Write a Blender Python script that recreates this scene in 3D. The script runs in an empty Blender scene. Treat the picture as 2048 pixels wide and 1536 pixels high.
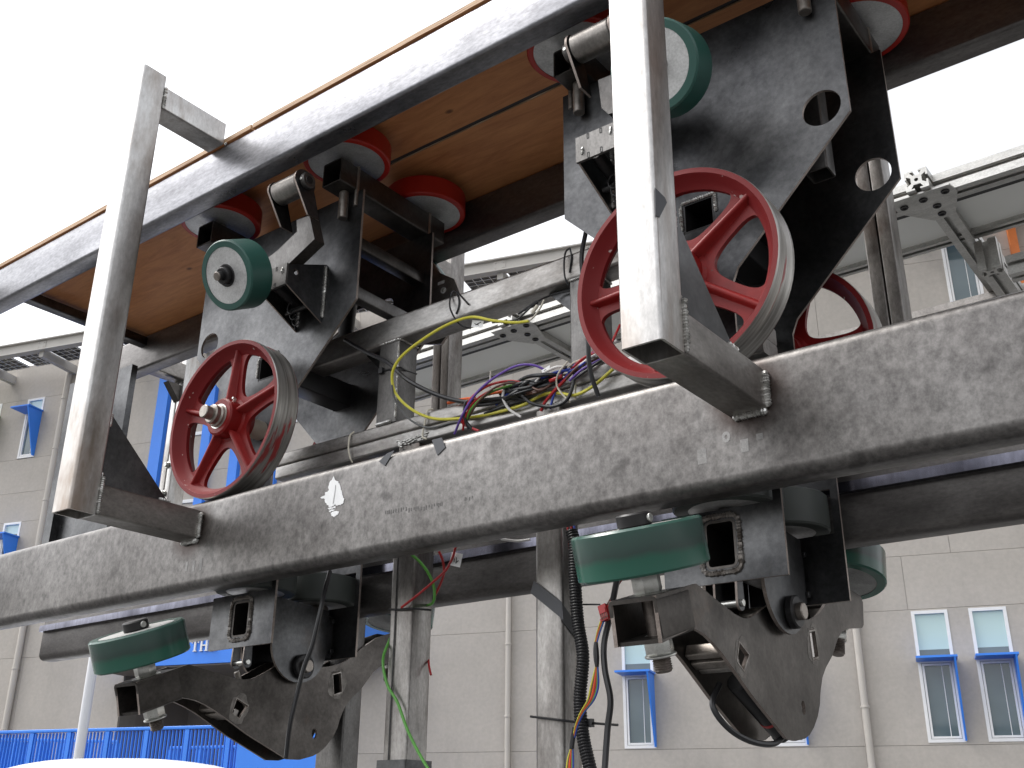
import bpy, bmesh, math, random
from mathutils import Vector, Matrix
from mathutils.geometry import tessellate_polygon
random.seed(7)
rad = math.radians
sc = bpy.context.scene
C = sc.collection

# ------------------------------------------------------------------ camera
F_PX, PITCH, YAW, ROLL = 2109.9, 22.484, 127.416, 0.4286      # focal length in px of the 2048 px wide photograph
_t, _y, _r = rad(PITCH), rad(YAW), rad(ROLL)
FW = Vector((math.cos(_y)*math.cos(_t), math.sin(_y)*math.cos(_t), math.sin(_t)))
_rt = Vector((math.sin(_y), -math.cos(_y), 0)); _up = _rt.cross(FW)
RT = math.cos(_r)*_rt + math.sin(_r)*_up
UP = -math.sin(_r)*_rt + math.cos(_r)*_up
cam = bpy.data.objects.new('camera', bpy.data.cameras.new('camera')); C.objects.link(cam)
cam.matrix_world = Matrix(((RT.x, UP.x, -FW.x, 0), (RT.y, UP.y, -FW.y, 0), (RT.z, UP.z, -FW.z, 0), (0, 0, 0, 1)))
cam.data.sensor_width = 36; cam.data.lens = 36*F_PX/2048
cam.data.clip_start = .05; cam.data.clip_end = 3000
sc.camera = cam

# ------------------------------------------------------------------ world, sun, exposure
SUN_EL, SUN_AZ = 58, 205          # azimuth of the sun, degrees counter-clockwise from +X
w = bpy.data.worlds.new('World'); sc.world = w; w.use_nodes = True
nt = w.node_tree; nt.nodes.clear()
wo = nt.nodes.new('ShaderNodeOutputWorld'); bg = nt.nodes.new('ShaderNodeBackground')
sky = nt.nodes.new('ShaderNodeTexSky'); sky.sky_type = 'NISHITA'; sky.sun_disc = False
sky.sun_elevation = rad(SUN_EL); sky.sun_rotation = rad(90 - SUN_AZ)
sky.air_density = 1.0; sky.dust_density = 3.0; sky.ozone_density = 1.0
hs = nt.nodes.new('ShaderNodeHueSaturation'); hs.inputs['Saturation'].default_value = .12
nt.links.new(sky.outputs[0], hs.inputs['Color']); nt.links.new(hs.outputs[0], bg.inputs['Color'])
bg.inputs['Strength'].default_value = .15
nt.links.new(bg.outputs[0], wo.inputs[0])
sun = bpy.data.objects.new('sun', bpy.data.lights.new('sun', 'SUN')); C.objects.link(sun)
sun.data.energy = .8; sun.data.angle = rad(22); sun.data.color = (1, .965, .91)
_sd = Vector((math.cos(rad(SUN_EL))*math.cos(rad(SUN_AZ)), math.cos(rad(SUN_EL))*math.sin(rad(SUN_AZ)), math.sin(rad(SUN_EL))))
sun.rotation_euler = _sd.to_track_quat('Z', 'Y').to_euler(); sun.location = (0, -6, 12)
sc.view_settings.view_transform = 'Standard'; sc.view_settings.look = 'None'
sc.view_settings.gamma = 1; sc.view_settings.use_curve_mapping = False
sc.view_settings.exposure = 1.25

# ------------------------------------------------------------------ helpers: pixel of the photograph -> point on a plane
def ray(x, y): return FW*F_PX + RT*(x-1024) - UP*(y-768)
def atX(x, y, v): d = ray(x, y); return d*(v/d.x)
def atY(x, y, v): d = ray(x, y); return d*(v/d.y)
def atZ(x, y, v): d = ray(x, y); return d*(v/d.z)
FA = rad(17); FD = Vector((math.cos(FA), math.sin(FA), 0)); FN = Vector((-math.sin(FA), math.cos(FA), 0))
def fac(x, y, D=20.0): d = ray(x, y); q = d*(D/(FN.dot(d))); return q.dot(FD), q.z

# ------------------------------------------------------------------ helpers: meshes
class MB:
    def __init__(s): s.v = []; s.f = []; s.m = []
    def add(s, vs, fs, mi=0):
        o = len(s.v); s.v += [Vector(v) for v in vs]
        for f in fs: s.f.append(tuple(i+o for i in f)); s.m.append(mi)
        return s
    def box(s, lo, hi, mi=0, M=None):
        x0, y0, z0 = lo; x1, y1, z1 = hi
        vs = [Vector(p) for p in ((x0,y0,z0),(x1,y0,z0),(x1,y1,z0),(x0,y1,z0),(x0,y0,z1),(x1,y0,z1),(x1,y1,z1),(x0,y1,z1))]
        if M: vs = [M @ v for v in vs]
        return s.add(vs, ((0,3,2,1),(4,5,6,7),(0,1,5,4),(1,2,6,5),(2,3,7,6),(3,0,4,7)), mi)
    def prism(s, pts, org, ex, ey, th, holes=(), mi=0, mside=None):
        """polygon (2-D) with holes, extruded by th along ex x ey from org"""
        org, ex, ey = Vector(org), Vector(ex).normalized(), Vector(ey).normalized(); ez = ex.cross(ey)
        def area(p): return sum(p[i][0]*p[(i+1) % len(p)][1]-p[(i+1) % len(p)][0]*p[i][1] for i in range(len(p)))
        outer = list(pts) if area(pts) > 0 else list(pts)[::-1]
        hs = [list(h) if area(h) < 0 else list(h)[::-1] for h in holes]
        loops = [outer]+hs
        flat = [p for l in loops for p in l]; n = len(flat)
        tris = tessellate_polygon([[Vector((p[0], p[1], 0)) for p in l] for l in loops])
        vs = [org+ex*p[0]+ey*p[1] for p in flat]+[org+ex*p[0]+ey*p[1]+ez*th for p in flat]
        fs = []
        for t in tris:
            a, b, c = (flat[i] for i in t)
            cr = (b[0]-a[0])*(c[1]-a[1])-(b[1]-a[1])*(c[0]-a[0])
            t = tuple(t) if cr > 0 else tuple(t)[::-1]
            fs.append(tuple(i+n for i in t)); fs.append(t[::-1])
        s.add(vs, fs, mi)
        fs = []; o = 0
        for l in loops:
            k = len(l)
            for i in range(k):
                a, b = o+i, o+(i+1) % k
                fs.append((a, b, b+n, a+n))
            o += k
        s.add(vs, fs, mi if mside is None else mside)
        return s
    def rtube(s, p0, p1, w, h, up=(0,0,1), t=.006, r=.01, hollow=True, mi=0, seg=3):
        """rectangular tube with rounded corners; w across, h along up"""
        p0, p1 = Vector(p0), Vector(p1); d = (p1-p0).normalized(); up = Vector(up)
        ey = (up-d*up.dot(d)).normalized(); ex = ey.cross(d)
        def prof(W, H, R):
            R = max(R, .0005); o = []
            for cx, cy, a0 in ((W/2-R, H/2-R, 0), (-W/2+R, H/2-R, 90), (-W/2+R, -H/2+R, 180), (W/2-R, -H/2+R, 270)):
                for i in range(seg+1):
                    a = rad(a0+90*i/seg); o.append((cx+R*math.cos(a), cy+R*math.sin(a)))
            return o
        po = prof(w, h, r); n = len(po); vs = []
        L = (p1-p0).length; ns = max(1, min(40, int(L/.12)))
        for k in range(ns+1):
            q = p0+d*(L*k/ns); vs += [q+ex*a+ey*b for a, b in po]
        fs = []
        for k in range(ns):
            for i in range(n):
                j = (i+1) % n; fs.append((k*n+i, k*n+j, (k+1)*n+j, (k+1)*n+i))
        s.add(vs, fs, mi)
        if hollow:
            pi = prof(w-2*t, h-2*t, r-t if r > t else .001)
            vi = [p0+ex*a+ey*b for a, b in pi]+[p1+ex*a+ey*b for a, b in pi]
            s.add(vi, [(i, i+n, (i+1) % n+n, (i+1) % n) for i in range(n)], mi)
            e = [p0+ex*a+ey*b for a, b in po]+[p0+ex*a+ey*b for a, b in pi]
            s.add(e, [(i, i+n, (i+1) % n+n, (i+1) % n) for i in range(n)], mi)
            e = [p1+ex*a+ey*b for a, b in po]+[p1+ex*a+ey*b for a, b in pi]
            s.add(e, [((i+1) % n, (i+1) % n+n, i+n, i) for i in range(n)], mi)
        else:
            s.add([p0+ex*a+ey*b for a, b in po], [tuple(range(n))[::-1]], mi)
            s.add([p1+ex*a+ey*b for a, b in po], [tuple(range(n))], mi)
        return s
    def lathe(s, prof, org, axis, seg=40, mi=0, closed=False, wob=0):
        """prof: list of (radius, height)"""
        org, ax = Vector(org), Vector(axis).normalized()
        ex = ax.orthogonal().normalized(); ey = ax.cross(ex); n = len(prof); vs = []
        for k in range(seg):
            a = 2*math.pi*k/seg; d = ex*math.cos(a)+ey*math.sin(a)
            vs += [org+d*r+ax*h for r, h in prof]
        fs = []
        for k in range(seg):
            k2 = (k+1) % seg
            for i in range(n-1 if not closed else n):
                j = (i+1) % n
                fs.append((k*n+i, k2*n+i, k2*n+j, k*n+j))
        return s.add(vs, fs, mi)
    def cyl(s, p0, p1, r, seg=20, mi=0, bev=None):
        p0, p1 = Vector(p0), Vector(p1); L = (p1-p0).length; b = min(bev if bev is not None else r*.12, L/3)
        return s.lathe([(0, 0), (r-b, 0), (r, b), (r, L-b), (r-b, L), (0, L)], p0, p1-p0, seg, mi)
    def hexnut(s, p0, p1, r, mi=0):
        p0, p1 = Vector(p0), Vector(p1); L = (p1-p0).length
        return s.lathe([(0, 0), (r*.9, 0), (r, L*.12), (r, L*.88), (r*.9, L), (0, L)], p0, p1-p0, 6, mi)
    def sweep(s, pts, r, n=8, mi=0, smooth=6, caps=True, var=None):
        pts = [Vector(p) for p in pts]
        if smooth and len(pts) > 2:
            o = []; P = [2*pts[0]-pts[1]]+pts+[2*pts[-1]-pts[-2]]
            for i in range(1, len(P)-2):
                for k in range(smooth):
                    t = k/smooth; a, b, c, d = P[i-1:i+3]
                    o.append(.5*((2*b)+(c-a)*t+(2*a-5*b+4*c-d)*t*t+(3*b-a-3*c+d)*t**3))
            pts = o+[pts[-1]]
        vs = []; up = None; m = len(pts)
        for i, p in enumerate(pts):
            d = (pts[min(i+1, m-1)]-pts[max(i-1, 0)])
            d = d.normalized() if d.length > 1e-9 else Vector((0, 0, 1))
            if up is None: up = d.orthogonal().normalized()
            up = (up-d*up.dot(d)); up = up.normalized() if up.length > 1e-6 else d.orthogonal().normalized()
            e = d.cross(up); rr = r*(var(i/(m-1)) if var else 1)
            vs += [p+(up*math.cos(2*math.pi*k/n)+e*math.sin(2*math.pi*k/n))*rr for k in range(n)]
        fs = [(i*n+k, i*n+(k+1) % n, (i+1)*n+(k+1) % n, (i+1)*n+k) for i in range(m-1) for k in range(n)]
        if caps: fs += [tuple(range(n))[::-1], tuple((m-1)*n+k for k in range(n))]
        return s.add(vs, fs, mi)
    def bead(s, p0, p1, r, mi=0):
        """a weld bead: overlapping ripples along a line"""
        p0, p1 = Vector(p0), Vector(p1); L = (p1-p0).length; k = max(6, int(L/.0035))
        rnd = random.Random(int(L*1e5)+int(p0.x*991)); o = (p1-p0).orthogonal().normalized()
        pts = [p0.lerp(p1, i/k)+o*rnd.uniform(-1, 1)*r*.12 for i in range(k+1)]
        seq = [(.72 if i % 2 else 1.05)*rnd.uniform(.85, 1.12) for i in range(k+1)]; seq[0] = seq[-1] = .5
        return s.sweep(pts, r, 7, mi, smooth=0, var=lambda t: seq[int(round(t*k))])
    def mesh(s, name, mats, angle=32):
        me = bpy.data.meshes.new(name)
        me.from_pydata(s.v, [], s.f)
        for m in (mats if isinstance(mats, (list, tuple)) else [mats]): me.materials.append(m)
        me.polygons.foreach_set('material_index', s.m)
        bm = bmesh.new(); bm.from_mesh(me); bmesh.ops.remove_doubles(bm, verts=bm.verts, dist=1e-5)
        bmesh.ops.dissolve_degenerate(bm, edges=bm.edges, dist=1e-6)
        bmesh.ops.recalc_face_normals(bm, faces=bm.faces); bm.to_mesh(me); bm.free()
        me.polygons.foreach_set('use_smooth', [True]*len(me.polygons))
        me.set_sharp_from_angle(angle=rad(angle))
        return me

def tag(o, label=None, cat=None, group=None, kind=None):
    for k, v in (('label', label), ('category', cat), ('group', group), ('kind', kind)):
        if v: o[k] = v
    return o
def thing(name, label, cat, loc=(0, 0, 0), rot=(0, 0, 0), group=None):
    o = bpy.data.objects.new(name, None); C.objects.link(o); o.empty_display_size = .1
    o.location = loc; o.rotation_euler = rot
    return tag(o, label, cat, group)
_mw = {}
def wmat(o):
    """world matrix from the transforms set here (no depsgraph needed)"""
    m = Matrix.Translation(o.location) @ o.rotation_euler.to_matrix().to_4x4()
    return (wmat(o.parent) @ m) if o.parent else m
def part(name, mb, mats, parent=None, org=None, label=None, angle=32):
    """mesh object; mb is in world coordinates; org = world origin of the object"""
    org = Vector(org) if org is not None else (wmat(parent).translation if parent else Vector((0, 0, 0)))
    P = wmat(parent) if parent else Matrix()
    loc = P.inverted() @ org
    M = (P @ Matrix.Translation(loc)).inverted()
    m2 = MB(); m2.v = [M @ v for v in mb.v]; m2.f = mb.f; m2.m = mb.m
    o = bpy.data.objects.new(name, m2.mesh(name, mats, angle)); C.objects.link(o)
    o.location = loc
    if parent: o.parent = parent
    if label: o['label'] = label
    return o
def top(name, mb, mats, label, cat, group=None, kind=None, org=None):
    if org is None:
        org = mb.v[0]
    return tag(part(name, mb, mats, None, org), label, cat, group, kind)
def dup_tree(o, parent=None):
    c = o.copy(); C.objects.link(c)
    if parent: c.parent = parent
    for ch in [x for x in o.children]: dup_tree(ch, c)
    return c
def beads(parent, lst, mat='weld'):
    """each weld bead is a part of its own"""
    for p, q, r in lst:
        mb = MB(); mb.bead(p, q, r); part('weld', mb, M[mat], parent)
def struct(o): o['kind'] = 'structure'; return o

# ------------------------------------------------------------------ materials
class N:
    def __init__(s, name):
        s.m = bpy.data.materials.new(name); s.m.use_nodes = True; s.t = s.m.node_tree; s.n = s.t.nodes
        s.b = s.n['Principled BSDF']
        tc = s.n.new('ShaderNodeTexCoord'); oi = s.n.new('ShaderNodeObjectInfo')
        ad = s.n.new('ShaderNodeVectorMath'); ad.operation = 'ADD'
        ml = s.n.new('ShaderNodeMath'); ml.operation = 'MULTIPLY'; ml.inputs[1].default_value = 23.7
        s.l(oi.outputs['Random'], ml.inputs[0]); s.l(tc.outputs['Object'], ad.inputs[0]); s.l(ml.outputs[0], ad.inputs[1])
        s.co = ad.outputs[0]; s.raw = tc.outputs['Object']
    def l(s, a, b): s.t.links.new(a, b)
    def set(s, **k):
        for a, v in k.items():
            i = s.b.inputs[a.replace('_', ' ')]
            if hasattr(v, 'links') or hasattr(v, 'is_output'): s.l(v, i)
            else: i.default_value = (*v, 1) if isinstance(v, tuple) and len(v) == 3 else v
        return s
    def noise(s, scale, det=4, rough=.55, vec=(1, 1, 1), dist=0, raw=False):
        mp = s.n.new('ShaderNodeMapping'); mp.inputs['Scale'].default_value = vec; s.l(s.raw if raw else s.co, mp.inputs[0])
        t = s.n.new('ShaderNodeTexNoise'); t.inputs['Scale'].default_value = scale; t.inputs['Detail'].default_value = det
        t.inputs['Roughness'].default_value = rough; t.inputs['Distortion'].default_value = dist; s.l(mp.outputs[0], t.inputs['Vector'])
        return t.outputs['Fac']
    def ramp(s, f, stops):
        r = s.n.new('ShaderNodeValToRGB'); e = r.color_ramp.elements
        while len(e) < len(stops): e.new(.5)
        for i, (p, c) in enumerate(stops):
            e[i].position = p; c = c if isinstance(c, tuple) else (c, c, c); e[i].color = (*c, 1)
        s.l(f, r.inputs[0]); return r.outputs[0]
    def mix(s, f, a, b, mode='MIX'):
        m = s.n.new('ShaderNodeMix'); m.data_type = 'RGBA'; m.blend_type = mode
        for i, v in ((0, f), (6, a), (7, b)):
            if hasattr(v, 'links'): s.l(v, m.inputs[i])
            else: m.inputs[i].default_value = (*v, 1) if isinstance(v, tuple) else v
        return m.outputs[2]
    def bump(s, h, st=.2, d=.002):
        b = s.n.new('ShaderNodeBump'); b.inputs['Strength'].default_value = st; b.inputs['Distance'].default_value = d
        s.l(h, b.inputs['Height']); s.l(b.outputs[0], s.b.inputs['Normal']); return s

def metal(name, dark, light, sc=6., stretch=(1, 1, 1), rough=(.35, .6), metallic=.75, stain=None, stain_lo=.58, speck=.0, bump=.12, fine=.32, mid=.28, tints=()):
    n = N(name)
    a = n.noise(sc, 10, .68, stretch, .25)
    col = n.ramp(a, [(.33, dark), (.68, light)])
    md = n.noise(sc*2.7, 10, .72, tuple(1+(v-1)*.5 for v in stretch), .5)
    col = n.mix(mid, col, n.ramp(md, [(.3, .22), (.7, .92)]), 'OVERLAY')
    f = n.noise(sc*30, 4, .7, tuple(1+(v-1)*.6 for v in stretch))
    col = n.mix(fine, col, n.ramp(f, [(.3, .25), (.72, .95)]), 'OVERLAY')
    if speck:
        sp = n.noise(sc*9, 2, .5)
        col = n.mix(n.ramp(sp, [(.62, 0.), (.7, speck)]), col, tuple(x*.35 for x in dark))
    if stain:
        st = n.noise(sc*.8, 5, .65, stretch, .4)
        col = n.mix(n.ramp(st, [(stain_lo, 0.), (stain_lo+.16, .75)]), col, stain)
    for p, r0 in tints:   # heat tint where something was welded on
        vm = n.n.new('ShaderNodeVectorMath'); vm.operation = 'DISTANCE'; n.l(n.raw, vm.inputs[0]); vm.inputs[1].default_value = p
        ma = n.n.new('ShaderNodeMath'); ma.operation = 'ADD'; n.l(vm.outputs['Value'], ma.inputs[0])
        mm_ = n.n.new('ShaderNodeMath'); mm_.operation = 'MULTIPLY_ADD'; mm_.inputs[1].default_value = .07; mm_.inputs[2].default_value = -.035; n.l(md, mm_.inputs[0]); n.l(mm_.outputs[0], ma.inputs[1])
        col = n.mix(n.ramp(ma.outputs[0], [(r0*.55, .85), (r0, 0.)]), col, (.035, .022, .018))
    rr = n.ramp(n.noise(sc*2.3, 4, .6), [(.3, rough[0]), (.7, rough[1])])
    n.set(Base_Color=col, Metallic=metallic, Roughness=rr)
    n.bump(n.noise(sc*22, 3), bump, .0012)
    return n.m
def plain(name, col, rough=.5, metallic=0., var=.12, sc=8., bump=.0, spec=.5):
    n = N(name); a = n.noise(sc, 5)
    c = n.ramp(a, [(.25, tuple(x*(1-var) for x in col)), (.75, tuple(min(1, x*(1+var)) for x in col))])
    n.set(Base_Color=c, Roughness=rough, Metallic=metallic); n.b.inputs['Specular IOR Level'].default_value = spec
    if bump: n.bump(n.noise(sc*12, 3), bump, .002)
    return n.m

M = {}
M['mill'] = metal('mill_scale_plate', (.024, .0245, .027), (.14, .14, .142), 1.9, rough=(.27, .46), metallic=.92, mid=.2, stain=(.085, .065, .052), stain_lo=.63, bump=.06)
M['mill_edge'] = metal('cut_steel_edge', (.20, .165, .145), (.36, .31, .28), 8, metallic=.7, rough=(.4, .6))
M['yoke'] = metal('dark_flame_cut_steel', (.038, .034, .031), (.118, .107, .099), 2.4, rough=(.30, .52), metallic=.88, stain=(.13, .088, .065), stain_lo=.62)
M['upright'] = metal('upright_tube_steel', (.075, .07, .067), (.17, .165, .16), 3, (2, 2, .8), (.34, .5), .8, stain=(.10, .07, .055), stain_lo=.62)
M['post'] = metal('bright_square_tube', (.36, .345, .333), (.60, .59, .575), 1.6, (2.6, 2.6, .55), (.28, .44), .85, stain=(.19, .13, .085), stain_lo=.50, fine=.25, mid=.3)
M['arm'] = metal('bracket_tube', (.15, .138, .128), (.32, .30, .28), 2.0, (2, .8, 2), (.3, .48), .82, stain=(.16, .12, .095), stain_lo=.6)
M['beam_up'] = metal('upper_rail_steel', (.15, .15, .163), (.34, .34, .355), 1.8, (.45, 2, 2.2), (.26, .44), .86, speck=.15, mid=.24, fine=.4)
M['beam_lo'] = metal('lower_rail_steel', (.092, .0855, .082), (.180, .172, .166), 1.5, (1.2, 2, .9), (.30, .48), .86, stain=(.11, .092, .082), stain_lo=.62, speck=.4, bump=.1, fine=.6, mid=.2, tints=[((x+2.1, 2.21-2.6, .95-.73), .125) for x in (-.98, -3.115, -5.25)])
M['beam_far'] = metal('far_rail_steel', (.09, .082, .078), (.19, .18, .172), 2.4, (.5, 2, 2.), (.32, .52), .8)
M['chassis'] = metal('carrier_tube_steel', (.16, .145, .13), (.44, .43, .42), 2.2, (.7, 2, 2), (.28, .48), .82, stain=(.085, .058, .044), stain_lo=.54)
M['hangpost'] = metal('hanger_post_steel', (.095, .082, .073), (.36, .345, .33), 2.2, (2.5, 2.5, .7), (.3, .5), .8, stain=(.095, .065, .05), stain_lo=.56)
M['weld'] = metal('weld_bead_metal', (.34, .335, .32), (.66, .65, .62), 26, rough=(.28, .46), metallic=.9)
M['weld_old'] = metal('browned_weld_bead', (.12, .10, .085), (.34, .32, .30), 22, rough=(.3, .5), metallic=.8)
M['burn'] = metal('weld_burn', (.09, .06, .045), (.16, .11, .09), 9, metallic=.5)
M['blackpart'] = plain('black_oxide_steel', (.022, .021, .022), .42, .4, .3, 12)
M['strip'] = metal('conductor_strip_metal', (.05, .05, .065), (.26, .26, .32), 1.2, (2.5, .3, .3), (.12, .25), .95)
M['bolt'] = metal('zinc_bolt', (.5, .5, .47), (.72, .72, .68), 20, rough=(.25, .42), metallic=.9)
M['thread'] = metal('bolt_thread', (.12, .10, .09), (.25, .22, .2), 30, metallic=.8)
M['pin'] = metal('turned_pin', (.20, .175, .155), (.34, .31, .28), 14, rough=(.3, .45), metallic=.85)
M['alu_disc'] = metal('wheel_core_aluminium', (.42, .42, .415), (.62, .62, .61), 5, rough=(.35, .5), metallic=.55, bump=.05)
n = N('red_enamel'); a = n.noise(9, 5, .6)
c = n.ramp(a, [(.3, (.145, .007, .007)), (.7, (.245, .013, .012))]); d = n.noise(38, 3, .6)
c = n.mix(n.ramp(d, [(.70, 0.), (.73, .8)]), c, (.12, .055, .05))
n.set(Base_Color=c, Roughness=.42); n.b.inputs['Specular IOR Level'].default_value = .25; n.bump(n.noise(70, 3), .25, .002); M['red'] = n.m
n = N('chipped_rim_paint'); d = n.noise(26, 3, .6)
c = n.mix(n.ramp(d, [(.675, 0.), (.70, 1.)]), (.165, .010, .011), (.45, .36, .34))
n.set(Base_Color=c, Roughness=.5); n.b.inputs['Specular IOR Level'].default_value = .25; n.bump(n.noise(60, 3), .15, .002); M['red_rim'] = n.m
n = N('worn_wheel_tread'); d = n.noise(3.2, 5, .62, (1, 10, 1)); e = n.noise(3, 4, .6, (1, 26, 1), raw=False)
c = n.ramp(e, [(.3, (.19, .175, .16)), (.7, (.56, .54, .51))])
mk = n.ramp(d, [(.60, 0.), (.64, 1.)]); c = n.mix(mk, c, (.26, .025, .025))
mm = n.ramp(mk, [(0, .8), (1, .0)])
n.set(Base_Color=c, Metallic=mm, Roughness=.4); n.bump(e, .25, .002); M['tread'] = n.m
M['pu_red'] = plain('red_urethane', (.40, .016, .008), .42, 0, .12, 5)
M['pu_green'] = plain('green_urethane', (.02, .082, .066), .42, 0, .2, 4)
def clear_pu(nm, ax):
    n = N(nm); vm = n.n.new('ShaderNodeVectorMath'); vm.operation = 'DOT_PRODUCT'; n.l(n.raw, vm.inputs[0]); vm.inputs[1].default_value = ax
    nz = n.noise(7, 3, .6, raw=True); ma = n.n.new('ShaderNodeMath'); ma.operation = 'MULTIPLY_ADD'; n.l(nz, ma.inputs[0]); ma.inputs[1].default_value = .03
    n.l(vm.outputs['Value'], ma.inputs[2]); mr = n.n.new('ShaderNodeMapRange'); mr.inputs['From Min'].default_value = -.04; mr.inputs['From Max'].default_value = .07; n.l(ma.outputs[0], mr.inputs[0])
    c = n.ramp(mr.outputs[0], [(0., (.028, .11, .078)), (.33, (.022, .095, .066)), (.47, (.034, .058, .050)), (.62, (.040, .072, .062)), (.8, (.045, .082, .070)), (1., (.04, .10, .08))])
    n.set(Base_Color=c, Roughness=.24); n.b.inputs['Subsurface Weight'].default_value = .15; n.b.inputs['Subsurface Radius'].default_value = (.004, .012, .008); return n.m
M['pu_band'] = plain('urethane_over_core', (.012, .036, .030), .3, 0, .25, 5)
M['pu_dark'] = plain('scuffed_urethane', (.05, .057, .052), .5, 0, .2, 5)
n = N('plywood_face'); a = n.noise(1.6, 8, .66, (1, 3, 1), 1.6); b = n.noise(5, 7, .68, (.7, 5, 1), 1.2)
c = n.ramp(a, [(.3, (.43, .155, .055)), (.55, (.60, .255, .098)), (.75, (.68, .325, .138))])
c = n.mix(.5, c, n.ramp(b, [(.35, (.37, .13, .046)), (.6, (.62, .275, .107))]))
vo = n.n.new('ShaderNodeTexVoronoi'); vo.inputs['Scale'].default_value = 3.1; mp = n.n.new('ShaderNodeMapping'); mp.inputs['Scale'].default_value = (1, 1.7, .0)
n.l(n.co, mp.inputs[0]); n.l(mp.outputs[0], vo.inputs['Vector'])
c = n.mix(n.ramp(vo.outputs['Distance'], [(.035, .85), (.075, 0.)]), c, (.10, .036, .016))
n.set(Base_Color=c, Roughness=.6); n.bump(b, .1, .002); M['ply'] = n.m
n = N('plywood_edge'); a = n.noise(4, 4, .6, (1.2, 1, 60))
c = n.ramp(a, [(.32, (.24, .13, .07)), (.5, (.50, .33, .20)), (.7, (.62, .44, .29))]); n.set(Base_Color=c, Roughness=.7); M['ply_edge'] = n.m
M['alu'] = metal('anodised_aluminium', (.40, .395, .375), (.50, .49, .47), 5, (.6, 2, 2), (.34, .46), .75, bump=.03)
M['slot'] = plain('slot_black', (.03, .03, .03), .6)  # plain black for slot outlines, the post seam and the roof sheet strip
M['panel'] = plain('grey_roof_sheet', (.70, .70, .68), .45, 0, .06, 1.5)
_t = M['panel'].node_tree; _tr = _t.nodes.new('ShaderNodeBsdfTranslucent'); _tr.inputs[0].default_value = (.62, .62, .60, 1); _mx = _t.nodes.new('ShaderNodeMixShader'); _mx.inputs[0].default_value = .22
_t.links.new(_t.nodes['Principled BSDF'].outputs[0], _mx.inputs[1]); _t.links.new(_tr.outputs[0], _mx.inputs[2]); _t.links.new(_mx.outputs[0], _t.nodes['Material Output'].inputs[0])
M['black'] = plain('black_plastic', (.018, .018, .02), .42)
M['tape'] = plain('dark_grey_tape', (.055, .057, .065), .5)
M['white_paint'] = plain('white_paint_dab', (.80, .80, .80), .6, 0, .05, 30, .3)
M['scuff'] = metal('scuffed_bare_steel', (.15, .145, .14), (.22, .215, .21), 9)
M['grind'] = metal('ground_steel', (.075, .068, .062), (.20, .185, .17), 12)
M['core_dull'] = metal('dull_wheel_core', (.22, .22, .215), (.34, .34, .33), 6, rough=(.5, .65), metallic=.4)  # duller, rougher grey than the other wheel cores
M['natural'] = plain('natural_nylon', (.62, .58, .48), .45)
def wirem(nm, col): return plain(nm, col, .38, 0, .08, 30)
WC = dict(yellow=(.60, .55, .05), black=(.02, .02, .022), red=(.42, .018, .02), green=(.09, .25, .03), purple=(.14, .07, .36),
          blue=(.03, .06, .35), white=(.72, .70, .68), orange=(.75, .12, .02), brown=(.10, .045, .03), grey=(.12, .12, .12), brightgreen=(.10, .34, .05))
W = {k: wirem('wire_'+k, v) for k, v in WC.items()}
def stucco(name, col):
    n = N(name); a = n.noise(.9, 6, .6); b = n.noise(14, 4, .6); s = n.noise(.8, 4, .6, (3, 3, .25))
    c = n.ramp(a, [(.3, tuple(x*.92 for x in col)), (.7, tuple(x*1.06 for x in col))])
    c = n.mix(.12, c, n.ramp(b, [(.3, .3), (.7, .8)]), 'OVERLAY')
    c = n.mix(n.ramp(s, [(.56, 0.), (.75, .22)]), c, tuple(x*.62 for x in col))
    n.set(Base_Color=c, Roughness=.9); n.bump(n.noise(60, 3), .15, .004); return n.m
M['stucco'] = stucco('beige_stucco', (.435, .402, .365))
M['stucco_dark'] = stucco('joint_backing', (.27, .25, .225))
M['white_trim'] = plain('white_window_frame', (.78, .78, .78), .4, 0, .04)
M['blue'] = plain('blue_paint', (.038, .225, .82), .42, 0, .08, 2)
M['olive'] = plain('olive_green_paint', (.17, .22, .02), .5)
M['orange_paint'] = plain('orange_paint', (.60, .16, .03), .5)
M['pipe'] = plain('painted_downpipe', (.50, .465, .42), .55, 0, .06, 2)
M['pipe_grey'] = plain('grey_pole_paint', (.60, .61, .64), .4, 0, .04, 2)
M['eave'] = plain('eave_steel_paint', (.44, .42, .39), .55, 0, .06, 2)
n = N('window_glass'); a = n.noise(.8, 3, .5, (1, 1, 1.5))
n.set(Base_Color=n.ramp(a, [(.3, (.07, .105, .12)), (.7, (.12, .165, .18))]), Roughness=.06); n.b.inputs['Specular IOR Level'].default_value = .8; M['glass'] = n.m
n = N('blind_behind_glass'); n.set(Base_Color=(.45, .60, .58), Roughness=.12); n.b.inputs['Specular IOR Level'].default_value = .7; M['blind'] = n.m
n = N('pv_cell'); n.set(Base_Color=(.035, .033, .036), Roughness=.2); M['pv'] = n.m
M['pv_line'] = plain('pv_busbar', (.72, .72, .70), .4)
M['dark'] = plain('recess_dark', (.03, .028, .028), .6)
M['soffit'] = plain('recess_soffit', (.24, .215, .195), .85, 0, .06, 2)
M['white_van'] = plain('white_vehicle_paint', (.82, .82, .82), .25, 0, .02)
n = N('asphalt'); a = n.noise(.5, 6, .6); b = n.noise(60, 3)
c = n.mix(.4, n.ramp(a, [(.3, .07), (.7, .11)]), n.ramp(b, [(.3, .04), (.7, .15)])); n.set(Base_Color=c, Roughness=.9); n.bump(b, .3, .01); M['ground'] = n.m
M['paving'] = stucco('concrete_paving', (.36, .345, .32))

# ================================================================== SETTING
GZ = -1.7
g = MB(); g.add([(-400, -400, GZ), (400, -400, GZ), (400, 400, GZ), (-400, 400, GZ)], [(0, 1, 2, 3)])
struct(part('ground', g, M['ground']))
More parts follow.
